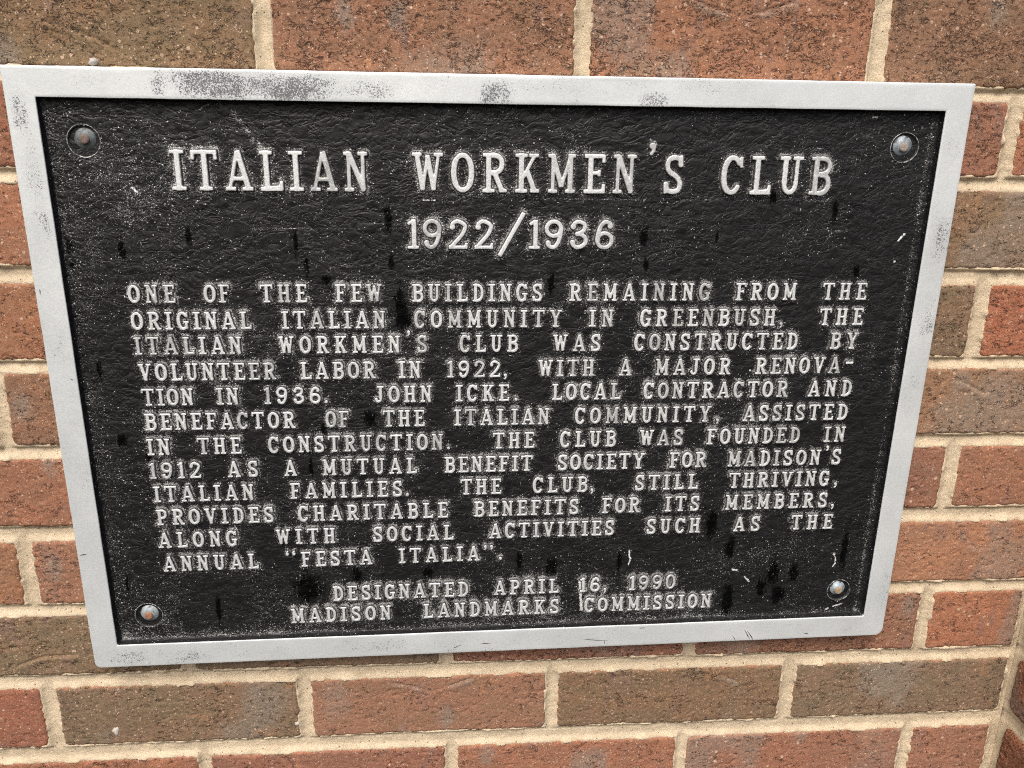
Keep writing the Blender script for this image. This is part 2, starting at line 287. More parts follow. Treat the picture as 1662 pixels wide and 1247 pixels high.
def mat_silver():
    m = NT("weathered_silver_paint"); v = m.coords(); vs = m.coords((1, 1, .45))
    blot = m.noise(v, .02, 4, .6)
    col = m.mix(m.ramp(blot, .3, .75), (.665, .70, .695), (.765, .80, .795))
    fl = m.noise(v, .5, 3, .7)
    col = m.mix(m.ramp(fl, .55, .75, 0, .18), col, (.45, .45, .44))
    sc = m.attr("scuff")
    sp = m.noise(v, .85, 5, .85); sp2 = m.noise(v, .22, 4, .7)
    th = m.math('SUBTRACT', .67, m.math('MULTIPLY', sc, .21))
    s = m.math('ADD', m.math('MULTIPLY', sp, .8), m.math('MULTIPLY', sp2, .2))
    spk = m.ramp(s, th, m.math('ADD', th, .02))
    col = m.mix(m.math('MULTIPLY', spk, m.ramp(sc, 0, .35, .25, .9)), col, (.09, .09, .095))
    col = m.mix(m.math('MULTIPLY', sc, .14), col, (.25, .25, .26))
    ns = m.noise(v, .30, 4, .75)
    col = m.mix(m.ramp(ns, .70, .74, 0, .45), col, (.16, .16, .16))
    m.l(col, m.b.inputs['Base Color'])
    m.b.inputs['Metallic'].default_value = .35
    m.l(m.ramp(fl, .3, .8, .40, .58), m.b.inputs['Roughness'])
    nb = m.bump(m.noise(v, .12, 3), .5, .25); nb = m.bump(m.math('SUBTRACT', fl, spk), .12, .5, nb)
    m.l(nb, m.b.inputs['Normal'])
    return m.mat
def leather(m, v):
    vw = m.coords((1, 1, 1.0))
    w = m.noise(v, .08, 2, .5)
    ad = m.n("ShaderNodeVectorMath", operation='ADD'); cb = m.n("ShaderNodeCombineXYZ")
    m.l(m.math('MULTIPLY', w, 6), cb.inputs[0]); m.l(m.math('MULTIPLY', m.noise(v, .11, 2), 5), cb.inputs[2]); m.l(v, ad.inputs[0]); m.l(cb.outputs[0], ad.inputs[1])
    mp = m.n("ShaderNodeMapping"); m.l(ad.outputs[0], mp.inputs[0]); mp.inputs['Scale'].default_value = (.62, 1, 1.15)
    wv = mp.outputs[0]
    c1 = m.voro(wv, .14, 'DISTANCE_TO_EDGE'); c2 = m.voro(wv, .38, 'DISTANCE_TO_EDGE')
    r1 = m.math('ABSOLUTE', m.math('SUBTRACT', m.noise(wv, .09, 2, .5, .8), .5))
    k1 = m.ramp(m.math('ABSOLUTE', m.math('SUBTRACT', m.noise(wv, .050, 4, .5, .9), .5)), 0, .030)
    mp2 = m.n("ShaderNodeMapping"); m.l(ad.outputs[0], mp2.inputs[0]); mp2.inputs['Rotation'].default_value = (0, .7, 0); mp2.inputs['Location'].default_value = (310, 0, 90)
    k2 = m.ramp(m.math('ABSOLUTE', m.math('SUBTRACT', m.noise(mp2.outputs[0], .075, 4, .5, .7), .5)), 0, .032)
    m.crease = m.math('SUBTRACT', 1.0, m.math('MINIMUM', k1, k2))
    h = m.math('ADD', m.math('MULTIPLY', m.ramp(c1, 0, .30), .30), m.math('MULTIPLY', m.ramp(c2, 0, .5), .10))
    h = m.math('ADD', h, m.math('MULTIPLY', m.ramp(r1, 0, .07), .35))
    h = m.math('ADD', h, m.math('ADD', m.math('MULTIPLY', m.noise(wv, .15, 2, .32), 2.0), m.math('MULTIPLY', m.math('MINIMUM', k1, k2), .8)))
    return h, wv
def mat_field():
    m = NT("black_pebbled_enamel"); v = m.coords()
    h, wv = leather(m, v)
    halo = m.attr("halo"); stain = m.attr("stain"); chip = m.attr("chip"); dens = m.attr("grit"); dash = m.attr("dash")
    fine = m.noise(v, 1.25, 3, .75); fine2 = m.noise(m.coords((.75, 1, 1.25)), .85, 4, .8, .8)
    patch = m.noise(v, .03, 4, .6, .5)
    col = m.mix(m.noise(v, .05, 3), (.0075, .0075, .0077), (.013, .013, .0133))
    # faded chalky haze of the paint in broad patches
    col = m.mix(m.ramp(m.noise(wv, .25, 4, .7), .5, .8, 0, .4), col, (.035, .035, .034))
    # silver metal showing on the high points of the grain
    ridge = m.ramp(h, .75, 1.25)
    level = m.math('ADD', m.math('ADD', m.math('MULTIPLY', dens, .08), m.math('MULTIPLY', halo, .20)), m.math('MULTIPLY', m.math('SUBTRACT', patch, .5), .20))
    level = m.math('ADD', level, m.math('MULTIPLY', m.math('SUBTRACT', ridge, .5), .10))
    level = m.math('ADD', level, m.math('ADD', m.math('MULTIPLY', dash, .10), m.math('MULTIPLY', m.crease, .035)))
    sum_ = m.math('ADD', m.math('MAXIMUM', fine, fine2), level)
    wear = m.ramp(sum_, .735, .80)
    st = m.ramp(m.math('ADD', stain, m.math('MULTIPLY', m.math('SUBTRACT', m.noise(m.coords((1.5, 1, .5)), .5, 5, .85), .5), 3.0)), .38, .58)
    def dots(scale, rad, keep):
        nd = m.n("ShaderNodeTexVoronoi", feature='F1'); m.l(v, nd.inputs['Vector']); nd.inputs['Scale'].default_value = scale
        sp_ = m.n("ShaderNodeSeparateColor"); m.l(nd.outputs['Color'], sp_.inputs[0])
        r_ = m.math('MULTIPLY', rad, m.math('ADD', .4, sp_.outputs[1]))
        return m.math('MULTIPLY', m.math('LESS_THAN', nd.outputs['Distance'], r_), m.math('LESS_THAN', sp_.outputs[0], keep))
    keep = m.math('MULTIPLY', m.math('ADD', m.math('ADD', .0, m.math('MULTIPLY', dens, .085)), m.math('MULTIPLY', halo, .24)), m.math('ADD', m.ramp(m.noise(wv, .09, 4, .7), .38, .62, .15, 1.5), m.math('MULTIPLY', m.crease, 1.3)))
    dd_ = m.math('MAXIMUM', dots(.62, .26, keep), dots(1.0, .36, keep))
    wear = m.math('MAXIMUM', wear, dd_)
    wear = m.math('MULTIPLY', wear, m.math('SUBTRACT', 1, m.math('MULTIPLY', st, .85)))
    cp = m.ramp(m.math('ADD', chip, m.math('MULTIPLY', m.math('SUBTRACT', m.noise(v, .55, 5, .85), .5), 3.2)), .66, .74)
    wear = m.math('MAXIMUM', wear, cp)
    col = m.mix(m.math('MULTIPLY', st, .92), col, (.0015, .0015, .0015))
    tone = m.mix(m.ramp(m.noise(v, 1.7, 1), .35, .65), (.18, .18, .175), (.62, .62, .605))
    tone = m.mix(cp, tone, (.82, .82, .80))
    col = m.mix(wear, col, tone)
    m.l(col, m.b.inputs['Base Color'])
    ro = m.ramp(m.noise(v, .12, 3), .3, .7, .36, .50)
    m.l(m.mix(st, m.mix(wear, ro, (.5, .5, .5)), (.30, .30, .30)), m.b.inputs['Roughness'])
    sp = m.math('SUBTRACT', .30, m.math('MULTIPLY', st, .25)); m.l(sp, m.b.inputs['Specular IOR Level'])
    m.l(m.math('MULTIPLY', wear, .35), m.b.inputs['Metallic'])
    nb = m.bump(h, 1.4, .34); nb = m.bump(m.math('ADD', fine2, m.math('MULTIPLY', wear, .4)), .2, .25, nb)
    m.l(nb, m.b.inputs['Normal'])
    return m.mat
def mat_letter():
    m = NT("raised_letter_silver"); off, oi = m.rnd_off(); v = m.coords(off=off)
    hh = m.attr("rise"); wear = oi.outputs['Color']
    sepn = m.n("ShaderNodeSeparateColor"); m.l(wear, sepn.inputs[0]); dull = sepn.outputs[0]; lift = sepn.outputs[1]
    n1 = m.noise(v, .9, 4, .7); n2 = m.noise(v, 1.6, 3, .75); n3 = m.noise(v, .2, 3, .6)
    col = m.mix(m.ramp(n1, .3, .7), (.66, .68, .67), (.84, .86, .85))
    col = m.mix(m.math('MULTIPLY', dull, m.ramp(n3, .35, .6, .25, 1.0)), col, (.20, .20, .195))
    pit = m.ramp(m.math('ADD', n2, m.math('MULTIPLY', m.math('SUBTRACT', n3, .5), .35)), .66, .74)
    col = m.mix(m.math('MULTIPLY', pit, .62), col, (.10, .10, .10))
    # black enamel creeping up the flanks
    lv = m.math('ADD', m.math('MULTIPLY', hh, 1.0), m.math('MULTIPLY', m.math('SUBTRACT', n1, .5), .9))
    flank = m.ramp(lv, .62, 1.0)
    side = m.mix(m.ramp(n2, .50, .60), (.02, .02, .02), (.34, .34, .33))
    col = m.mix(flank, side, col)
    m.l(col, m.b.inputs['Base Color']); m.b.inputs['Metallic'].default_value = .35
    m.b.inputs['Roughness'].default_value = .46
    nb = m.bump(n1, .16, .4); nb = m.bump(n2, .10, .4, nb); m.l(nb, m.b.inputs['Normal'])
    return m.mat
def mat_zinc(name, c1, c2):
    m = NT(name); v = m.coords()
    n = m.noise(v, .5, 5, .7); n2 = m.noise(v, .22, 3)
    col = m.mix(m.ramp(n, .35, .7), c1, c2); col = m.mix(m.ramp(n2, .58, .68, 0, .85), col, (.05, .05, .055))
    m.l(col, m.b.inputs['Base Color']); m.b.inputs['Metallic'].default_value = .25; m.b.inputs['Roughness'].default_value = .55
    m.l(m.bump(n, .3, .5), m.b.inputs['Normal']); return m.mat
def mat_rust(name, c1, c2):
    m = NT(name); v = m.coords(); n = m.noise(v, .7, 4, .7)
    m.l(m.mix(m.ramp(n, .35, .65), c1, c2), m.b.inputs['Base Color']); m.b.inputs['Roughness'].default_value = .8
    m.l(m.bump(n, .4, .7), m.b.inputs['Normal']); return m.mat
def mat_dish():
    m = NT("countersunk_dish_paint"); v = m.coords(); n = m.noise(v, .8, 4, .7); rim_and_lit = m.attr("rim_and_lit")
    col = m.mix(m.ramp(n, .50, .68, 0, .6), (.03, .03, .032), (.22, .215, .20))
    col = m.mix(m.ramp(m.math('ADD', rim_and_lit, m.math('MULTIPLY', m.math('SUBTRACT', n, .5), 1.2)), .45, .75), col, (.50, .50, .48))
    m.l(col, m.b.inputs['Base Color']); m.b.inputs['Roughness'].default_value = .45; m.b.inputs['Metallic'].default_value = .2
    m.l(m.bump(n, .3, .5), m.b.inputs['Normal']); return m.mat
def mat_plain(name, c, r=.8):
    m = NT(name); v = m.coords(); n = m.noise(v, .8, 3)
    m.l(m.mix(n, tuple(k * .7 for k in c), c), m.b.inputs['Base Color']); m.b.inputs['Roughness'].default_value = r; return m.mat
M_BRICK, M_MORTAR, M_SILVER, M_FIELD, M_LETTER, M_DISH = mat_brick(), mat_mortar(), mat_silver(), mat_field(), mat_letter(), mat_dish()

# ------------------------------------------------------------------ brick wall layout
BED = [(134, 10), (66.5, 10), (-3.6, 9), (-67.2, 10.5), (-136.3, 12), (-204.3, 9.5), (-270.6, 10.5), (-337.8, 12.8), (-405.8, 10.5), (-473.2, 12.4), (-544.0, 15.5), (-613, 12)]
SLOPE = {3: .0038, 4: .0013, 6: .0015, 7: .0027, 9: -.002}
WALL_RIGHT = 681.0          # the pier starts here (a mortar filled inner corner)
HEADS = {}
for c in range(-1, 10):
    if c % 2 == 0: HEADS[c] = [-360.0, -150.0, 57.5, 267.5, 478.0, 686.5]
    else: HEADS[c] = [-246.0, -36.5, 176.6, 385.2, 592.5, 686.5]
HEADS[0] = [-360, -150, 57.8, 271.3, 482.4, 686.5]; HEADS[9] = [-240, -31, 180, 386.4, 597.6, 686.5]
HEADS[-1] = [-250, -34, 176, 381, 590, 686.5]; HEADS[7] = [-246, -36.3, 176.6, 385.2, 593.8, 686.5]; HEADS[8] = [-360, -150.1, 57.4, 267.1, 477.7, 686.5]
CC = {  # visible brick colours (photographed), the rest drawn from the family
 (0, 0): (124, 94, 68), (0, 1): (122, 94, 67), (0, 2): (143, 94, 70), (0, 3): (152, 97, 71), (0, 4): (128, 90, 68),
 (1, 0): (145, 84, 62), (1, 3): (150, 93, 72), (1, 4): (164, 98, 72), (2, 1): (158, 98, 72), (2, 4): (128, 98, 74), (2, 0): (158, 98, 72),
 (3, 0): (158, 98, 70), (3, 3): (122, 96, 74), (3, 4): (164, 92, 66), (4, 0): (140, 88, 66), (4, 1): (134, 90, 68), (4, 4): (146, 106, 80),
 (5, 0): (150, 92, 68), (5, 3): (136, 86, 68), (5, 4): (154, 98, 74), (6, 0): (150, 97, 68), (6, 1): (148, 96, 74), (6, 4): (166, 110, 82),
 (7, 0): (118, 94, 70), (7, 1): (122, 98, 78), (7, 2): (142, 88, 70), (7, 3): (138, 88, 68), (7, 4): (166, 100, 72),
 (8, 0): (146, 82, 62), (8, 1): (118, 92, 70), (8, 2): (146, 98, 76), (8, 3): (120, 90, 66), (8, 4): (118, 94, 74),
 (9, 0): (152, 92, 68), (9, 1): (144, 88, 70), (9, 2): (156, 96, 72), (9, 3): (150, 92, 70), (9, 4): (154, 98, 76)}
rng = random.Random(7)
bricks = []      # x0,x1,y0,y1,course,idx
for c in range(-1, 10):
    jt, jb = BED[c + 1], BED[c + 2]
    hs = HEADS[c]
    for i in range(len(hs) - 1):
        xm = (hs[i] + hs[i + 1]) / 2
        yt = jt[0] + SLOPE.get(c + 1, 0) * (xm - 230) - jt[1] / 2
        yb = jb[0] + SLOPE.get(c + 2, 0) * (xm - 230) + jb[1] / 2
        wl = 5.3 + rng.uniform(-.7, .9); wr = 5.3 + rng.uniform(-.7, .9)
        if i == len(hs) - 2: wr = 5.5 + (4.0 if c == 9 else 0)
        bricks.append((hs[i] + wl, hs[i + 1] - wr, yb, yt, c, i))

wall = empty("brick_wall", (230, -620, 0), "red and brown brick wall with cream mortar joints behind the black plaque", "wall")
BR_MARK = [(k, pl) for k, pl in BRICK_MARKS]

def brick_mesh(x0, x1, y0, y1, seed, res, round_r=2.6, side=False):
    w, h = x1 - x0, y1 - y0
    nx = max(8, int(w / res)) + 1; ny = max(6, int(h / res)) + 1
    xs = np.linspace(0, 1, nx) * w; ys = np.linspace(0, 1, ny) * h
    X, Y = np.meshgrid(xs + x0, ys + y0)
    wob = 1.5 * (fbm(X * .10, Y * .10, seed, 3) - .5) + 2.0 * (vnoise(X * .33, Y * .33, seed + 9) - .5)
    d = np.minimum(np.minimum(X - x0, x1 - X), np.minimum(Y - y0, y1 - Y))
    cd = np.hypot(np.maximum(round_r * 1.6 - np.minimum(X - x0, x1 - X), 0), np.maximum(round_r * 1.6 - np.minimum(Y - y0, y1 - Y), 0))
    d = np.minimum(d, round_r * 1.6 - cd) + wob * .8
    t = np.clip(1 - d / round_r, 0, 1.6)
    Zv = -round_r * (1 - np.sqrt(np.clip(1 - np.minimum(t, 1) ** 2, 0, 1))) - np.maximum(t - 1, 0) * 4
    Zv += 1.1 * (fbm(X * .022, Y * .03, seed + 3, 2) - .5) + .55 * (fbm(X * .14, Y * .2, seed + 5, 3) - .5)
    pit = fbm(X * .22, Y * .42, seed + 11, 3, .6)
    Zv -= .9 * sstep(.69, .77, pit)
    Zv += .22 * (vnoise(X * .55, Y * .6, seed + 20) - .5)
    mark = sstep(.57, .78, fbm(X * .016, Y * .012, seed + 31, 2)) * .8
    for k, pl in BR_MARK:
        if not any(x0 - 5 < p[0] < x1 + 5 and y0 - 5 < p[1] < y1 + 5 for p in pl): continue
        dd = seg_dist(X, Y, pl)
        if k == 'ridge':
            up = seg_dist(X, Y - 2.2, pl)
            fade = sstep(.25, .5, vnoise(X * .06, Y * .06, seed + 71)) * .7 + .3
            wv = 2.4 + 2.2 * vnoise(X * .07, Y * .07, seed + 70); dd = dd + 1.2 * (vnoise(X * .3, Y * .3, seed + 72) - .5)
            Zv += fade * (.9 * np.exp(-(dd / wv) ** 2) - 1.6 * np.exp(-((up + .5 * (vnoise(X * .4, Y * .4, seed + 73) - .5)) / 1.2) ** 2))
            if pl[0][0] > -60: mark = np.maximum(mark, .75 * fade * np.exp(-(dd / (wv * 1.5)) ** 2))
        else:
            dd = np.hypot(X - pl[0][0], (Y - pl[0][1]) * .6)
            mark = np.maximum(mark, np.exp(-(dd / 10.0) ** 2) * .9)
    edge = np.exp(-np.maximum(d, 0) / 3.0)
    P = np.stack([X.ravel(), Y.ravel(), Zv.ravel()], 1)
    F = grid_faces(ny, nx)
    # skirt back into the wall and a closed back
    ring = np.concatenate([np.arange(nx), np.arange(1, ny) * nx + nx - 1, (ny - 1) * nx + np.arange(nx - 2, -1, -1), np.arange(ny - 2, 0, -1) * nx])
    n0 = len(P); B = P[ring].copy(); B[:, 2] = -90.0
    P = np.concatenate([P, B]); m = len(ring); j = np.arange(m); k = (j + 1) % m
    Fs = np.stack([ring[j], n0 + j, n0 + k, ring[k]], 1)
    return P, np.concatenate([F, Fs]), dict(mark=np.concatenate([mark.ravel(), np.zeros(m)]), edge=np.concatenate([edge.ravel(), np.ones(m)]))

for (x0, x1, y0, y1, c, i) in bricks:
    hidden = x0 > -75 and x1 < 520 and y1 < -20 and y0 > -425
    far = (c == -1) or x1 < -240
    P, F, A = brick_mesh(x0, x1, y0, y1, 100 + c * 17 + i * 5, 6.0 if hidden else (3.0 if far else 1.15))
    org = ((x0 + x1) / 2, (y0 + y1) / 2, 0)
    me = make_mesh("brick", P, F, M_BRICK, org, attrs=A)
    o = link("brick", me, wall, (org[0] - 230, org[1] + 620, 0))
    rgb = CC.get((c, i))
    if rgb is None:
        rgb = rng.choice([(150, 94, 70), (124, 94, 70), (156, 98, 70), (140, 88, 68)])
    cl = lin(rgb[0] - 1, rgb[1] + 7, rgb[2] + 7)
    o.color = (cl[0], cl[1], cl[2], 1.0 if c == 0 else (.75 if c in (3, 1) else rng.uniform(.25, .6)))

# mortar: one continuous sheet, hollow in the joints, running under the brick edges
def mortar_sheet():
    st = 1.2
    xs = np.arange(-365, 688, st); ys = np.arange(-622, 136, st)
    X, Y = np.meshgrid(xs, ys)
    S = np.full(X.shape, 1e3); UP = np.zeros(X.shape)
    for (x0, x1, y0, y1, c, i) in bricks:
        a = max(0, int((x0 - 14 + 365) / st)); b = min(len(xs), int((x1 + 14 + 365) / st) + 1)
        e = max(0, int((y0 - 14 + 622) / st)); f = min(len(ys), int((y1 + 14 + 622) / st) + 1)
        if b <= a or f <= e: continue
        xx, yy = X[e:f, a:b], Y[e:f, a:b]
        dx = np.maximum(x0 - xx, xx - x1); dy = np.maximum(y0 - yy, yy - y1)
        sd = np.where((dx > 0) & (dy > 0), np.hypot(dx, dy), np.maximum(dx, dy))
        cur = S[e:f, a:b]; cl = sd < cur
        UP[e:f, a:b] = np.where(cl, np.where((yy > y1) & (dy > dx), -1.0, np.where((yy < y0) & (dy > dx), 1.0, 0)), UP[e:f, a:b])
        S[e:f, a:b] = np.minimum(cur, sd)
    wob = 2.6 * (fbm(X * .05, Y * .05, 5, 3) - .5) + 2.2 * (vnoise(X * .25, Y * .25, 8) - .5)
    d = S + 0.0
    t = np.clip(d / 5.0, 0, 1)
    Z = -1.15 - 2.5 * (1 - (1 - t) ** 2)
    lipn = vnoise(X * .035, Y * .06, 77)
    # tooled hollow sits high in a bed joint, with a thin lip left against the brick above
    Z += np.where(UP > 0, -1.1 * np.exp(-((d - 2.6) / 1.1) ** 2) + .9 * np.exp(-((d - .7) / .8) ** 2) * sstep(.35, .6, lipn), 0)
    Z += np.where(UP < 0, .9 * np.exp(-((d - 2.0) / 2.2) ** 2), 0)
    Z += .5 * wob * np.exp(-np.abs(d) / 3) + .8 * (fbm(X * .12, Y * .12, 21, 3) - .5) + .35 * (vnoise(X * .6, Y * .6, 4) - .5)
    blob = sstep(.74, .86, vnoise(X * .085, Y * .085, 61)) + .7 * sstep(.78, .88, vnoise(X * .2, Y * .2, 62))
    Z += 1.9 * blob * np.exp(-np.abs(d + .3) / 2.0)
    Z -= np.where(d < -1.2, (-1.2 - d) * 1.1, 0)
    P = np.stack([X.ravel(), Y.ravel(), Z.ravel()], 1)
    ny, nx = X.shape
    hid = (X > -75) & (X < 518) & (Y < -30) & (Y > -415)
    ok = (S > -4.5)
    M = ok[:-1, :-1] | ok[1:, :-1] | ok[:-1, 1:] | ok[1:, 1:]
    F = grid_faces(ny, nx, M)
    P, F, _ = compact(P, F)
    org = (230, -620, 0)
    me = make_mesh("mortar", P, F, M_MORTAR, org)
    o = link("mortar", me, wall, (0, 0, 0)); return o
mortar_sheet()
core = make_mesh("wall_core", [(-365, -622, -70), (690, -622, -70), (690, 136, -70), (-365, 136, -70), (-365, -622, -92), (690, -622, -92), (690, 136, -92), (-365, 136, -92)],
                 [(0, 1, 2, 3), (4, 7, 6, 5), (0, 4, 5, 1), (1, 5, 6, 2), (2, 6, 7, 3), (3, 7, 4, 0)], M_MORTAR, (230, -620, 0), smooth=False)
link("wall_core", core, wall)

# pier that stands out of the wall at the right: its flank faces left
pier = empty("brick_pier", (WALL_RIGHT, -620, 0), "orange brick pier standing out from the wall at its lower right corner", "pier")
def pier_part():
    PX = 686.0; DEPTH = 98.0
    for n in range(-1, 10):
        jt, jb = BED[n + 1], BED[n + 2]
        yt = jt[0] + 3 - jt[1] / 2; yb = jb[0] + 3 + jb[1] / 2
        # flank face: local u runs out of the wall, v up
        z0 = 3.0 if n % 2 else 2.0
        P, F, A = brick_mesh(z0, DEPTH, yb, yt, 900 + n * 7, 1.3 if n > 5 else 4.0, 5.5)
        Q = np.stack([PX - P[:, 2] * 1.0, P[:, 1], P[:, 0]], 1)
        Q[:, 0] = np.where(P[:, 2] <= -89, PX + 150, Q[:, 0])
        org = (PX + 50, (yt + yb) / 2, 50)
        F = F[:, ::-1].copy()
        me = make_mesh("brick", Q, F, M_BRICK, org, attrs=A)
        o = link("brick", me, pier, (org[0] - WALL_RIGHT, org[1] + 620, 50))
        cl = lin(*[(142, 86, 60), (130, 78, 54), (146, 90, 64)][n % 3]); o.color = (*cl, 1)
    ys = np.arange(-622, 136, 1.6); zs = np.arange(-12, 97, 1.6)
    Zg, Y = np.meshgrid(zs, ys)
    S = np.full(Y.shape, 50.0)
    for j in BED: S = np.minimum(S, np.abs(Y - j[0] - 3) - j[1] / 2)
    X = PX + 3.2 - .6 * S * 0 + .9 * (fbm(Zg * .15, Y * .15, 3, 3) - .5) - 1.6 * np.exp(-np.clip(Zg + 2, 0, 99) / 4) + np.where(S < -3, 1.0, 0)
    X += 0
    P = np.stack([X.ravel(), Y.ravel(), Zg.ravel()], 1)
    F = grid_faces(*Y.shape)[:, ::-1].copy()
    me = make_mesh("mortar", P, F, M_MORTAR, (WALL_RIGHT, -620, 0)); link("mortar", me, pier)
pier_part()

# ------------------------------------------------------------------ letter shapes (unit cap height)
def ell(cx, cy, rx, ry, a0, a1, n=22, pw=1.0):
    out = []
    for k in range(n + 1):
        a = math.radians(a0 + (a1 - a0) * k / n)
        ca, sa = math.cos(a), math.sin(a)
        out.append((cx + rx * math.copysign(abs(ca) ** pw, ca), cy + ry * math.copysign(abs(sa) ** pw, sa)))
    return out
def spline(pts, n=8):
    out = []
    P = [pts[0]] + list(pts) + [pts[-1]]
    for i in range(1, len(P) - 2):
        for k in range(n):
            t = k / n
            out.append(tuple(.5 * ((2 * P[i][a]) + (-P[i - 1][a] + P[i + 1][a]) * t + (2 * P[i - 1][a] - 5 * P[i][a] + 4 * P[i + 1][a] - P[i + 2][a]) * t * t + (-P[i - 1][a] + 3 * P[i][a] - 3 * P[i + 1][a] + P[i + 2][a]) * t ** 3) for a in (0, 1)))
    out.append(pts[-1]); return out

WID = dict(I=.38, T=.68, A=.74, L=.62, N=.66, O=.64, F=.62, H=.68, E=.62, B=.64, U=.68, D=.64, G=.64, S=.58, R=.70, M=.80, C=.62, Y=.70, W=.86, K=.70, J=.52, V=.70, P=.62, Q=.64)
WID.update({'0': .60, '1': .36, '2': .62, '3': .62, '6': .62, '9': .62})
def glyph(ch, s):
    """returns primitives: ('L', x0,y0,x1,y1,width) flat strokes and ('P', points, width) round strokes"""
    w = WID.get(ch, .3); t = s * .80; st = .085; p = []
    hs = s / 2
    def stem(x, wd=s, y0=0.0, y1=1.0): p.append(('L', x, y0, x, y1, wd))
    def slab(x, y, a=.15, b=None):
        b = a if b is None else b
        yy = st / 2 if y == 0 else 1 - st / 2
        p.append(('L', x - a, yy, x + b, yy, st))
    def seg(x0, y0, x1, y1, wd): p.append(('L', x0, y0, x1, y1, wd))
    def pl(pts, wd): p.append(('P', pts, wd))
    if ch == 'I':
        stem(w / 2); slab(w / 2, 0, w / 2); slab(w / 2, 1, w / 2)
    elif ch == 'T':
        stem(w / 2); seg(0, 1 - st / 2, w, 1 - st / 2, st * 1.1); slab(w / 2, 0, .17)
        seg(.045, .98, .03, .77, .085); seg(w - .045, .98, w - .03, .77, .085)
    elif ch == 'A':
        seg(w * .48, .97, w * .15, .04, t * .80); seg(w * .50, 1.0, w * .84, .03, s); seg(w * .27, .30, w * .74, .30, .09)
        slab(w * .16, 0, w * .16, w * .20); slab(w * .82, 0, w * .21, w * .18)
    elif ch == 'L':
        stem(.20); slab(.20, 1, .17); seg(.02, st / 2, w, st / 2, st * 1.1); seg(w - .045, .02, w - .03, .24, .09)
        seg(.22, .07, w - .06, .10, .07)
    elif ch == 'N':
        seg(.15, .97, w - .12, .03, s * .98); stem(.135, t * .85); stem(w - .13, t * .85)
        slab(.135, 1, .135, .03); slab(.135, 0, .13); slab(w - .13, 1, .13)
    elif ch in 'OQ0':
        r = t if ch == '0' else s
        pl(ell(w / 2, .5, w / 2 - r / 2, .5 - r * .40, 0, 360, 44, .92), r * .86)
        for sg in (-1, 1): pl(ell(w / 2, .5, w / 2 - r / 2, .5 - r * .4, 90 - sg * 50, 90 - sg * 130, 14, .92), r)
    elif ch in 'EF':
        stem(.20); seg(.02, 1 - st / 2, w - .02, 1 - st / 2, st * 1.1); seg(w - .055, .98, w - .045, .79, .085)
        seg(.2, .52, w - .19, .52, .085); seg(w - .17, .60, w - .17, .44, .075)
        if ch == 'E': seg(.02, st / 2, w, st / 2, st * 1.1); seg(w - .045, .02, w - .03, .23, .09)
        else: slab(.20, 0, .18, .19)
    elif ch == 'H':
        stem(.155); stem(w - .155); seg(.155, .51, w - .155, .51, .09)
        for x in (.155, w - .155): slab(x, 0, .15, .14); slab(x, 1, .15, .14)
    elif ch == 'B':
        stem(.18); seg(.02, 1 - st / 2, w * .55, 1 - st / 2, st); seg(.02, st / 2, w * .55, st / 2, st); seg(.18, .53, w * .55, .53, .075)
        pl(ell(w * .50, .755, w * .50 - s * .50, .205, 90, -90, 14, .9), t); pl(ell(w * .52, .285, w * .48 - s * .44, .245, 90, -90, 14, .9), s * .95)
    elif ch == 'D':
        stem(.18); seg(.02, 1 - st / 2, w * .42, 1 - st / 2, st); seg(.02, st / 2, w * .42, st / 2, st)
        pl(ell(w * .34, .5, w * .66 - s * .5, .455, 90, -90, 22, .85), s * .92)
    elif ch == 'P':
        stem(.18); seg(.02, 1 - st / 2, w * .55, 1 - st / 2, st); seg(.18, .46, w * .55, .46, .075); slab(.18, 0, .17, .19)
        pl(ell(w * .50, .71, w * .50 - s * .50, .245, 90, -90, 14, .9), s * .92)
    elif ch == 'R':
        stem(.18); seg(.02, 1 - st / 2, w * .5, 1 - st / 2, st); seg(.18, .50, w * .5, .50, .075); slab(.18, 0, .17, .17)
        pl(ell(w * .44, .73, w * .46 - s * .50, .225, 90, -90, 14, .9), s * .92)
        seg(w * .50, .50, w * .80, .05, s * .95); slab(w * .84, 0, .10, w * .16)
    elif ch == 'U':
        x0, x1 = .165, w - .165
        seg(x0, 1, x0, .30, s); seg(x1, 1, x1, .30, t * .9); pl(ell(w / 2, .32, (x1 - x0) / 2, .26, 180, 360, 20, .95), s * .85)
        slab(x0, 1, .165, .13); slab(x1, 1, .13, .165)
    elif ch == 'J':
        x = w - .19; seg(x, 1, x, .25, s); slab(x, 1, .19, .19); pl([(x, .27)] + ell(x - .14, .24, .14, .18, 0, -150, 12), t); pl([(.07, .20), (.08, .19)], .15)
    elif ch == 'S':
        pl(spline([(w - .10, .76), (w * .76, .90), (w * .5, .945), (w * .24, .88), (.10, .72), (w * .30, .57), (w * .66, .44), (w - .09, .27), (w * .76, .10), (w * .48, .055), (w * .22, .10), (.085, .24)]), s * .92)
        seg(w - .085, 1.0, w - .075, .72, .075); seg(.07, .0, .06, .30, .075)
    elif ch == 'C':
        pl(ell(w / 2, .5, w / 2 - s * .5, .455, 42, 318, 34, .93), s * .9); pl(ell(w / 2, .5, w / 2 - s * .5, .455, 120, 240, 14, .93), s)
        seg(w - .065, .98, w - .05, .70, .08)
    elif ch == 'G':
        pl(ell(w / 2 - .01, .5, w / 2 - s * .5 - .01, .455, 42, 300, 34, .93), s * .9); pl(ell(w / 2 - .01, .5, w / 2 - s * .5 - .01, .455, 120, 240, 14, .93), s)
        seg(w - .085, .98, w - .07, .72, .08); seg(w - .13, .04, w - .13, .42, t * 1.05); slab_y = .43; seg(w - .30, slab_y, w, slab_y, .08)
    elif ch == 'K':
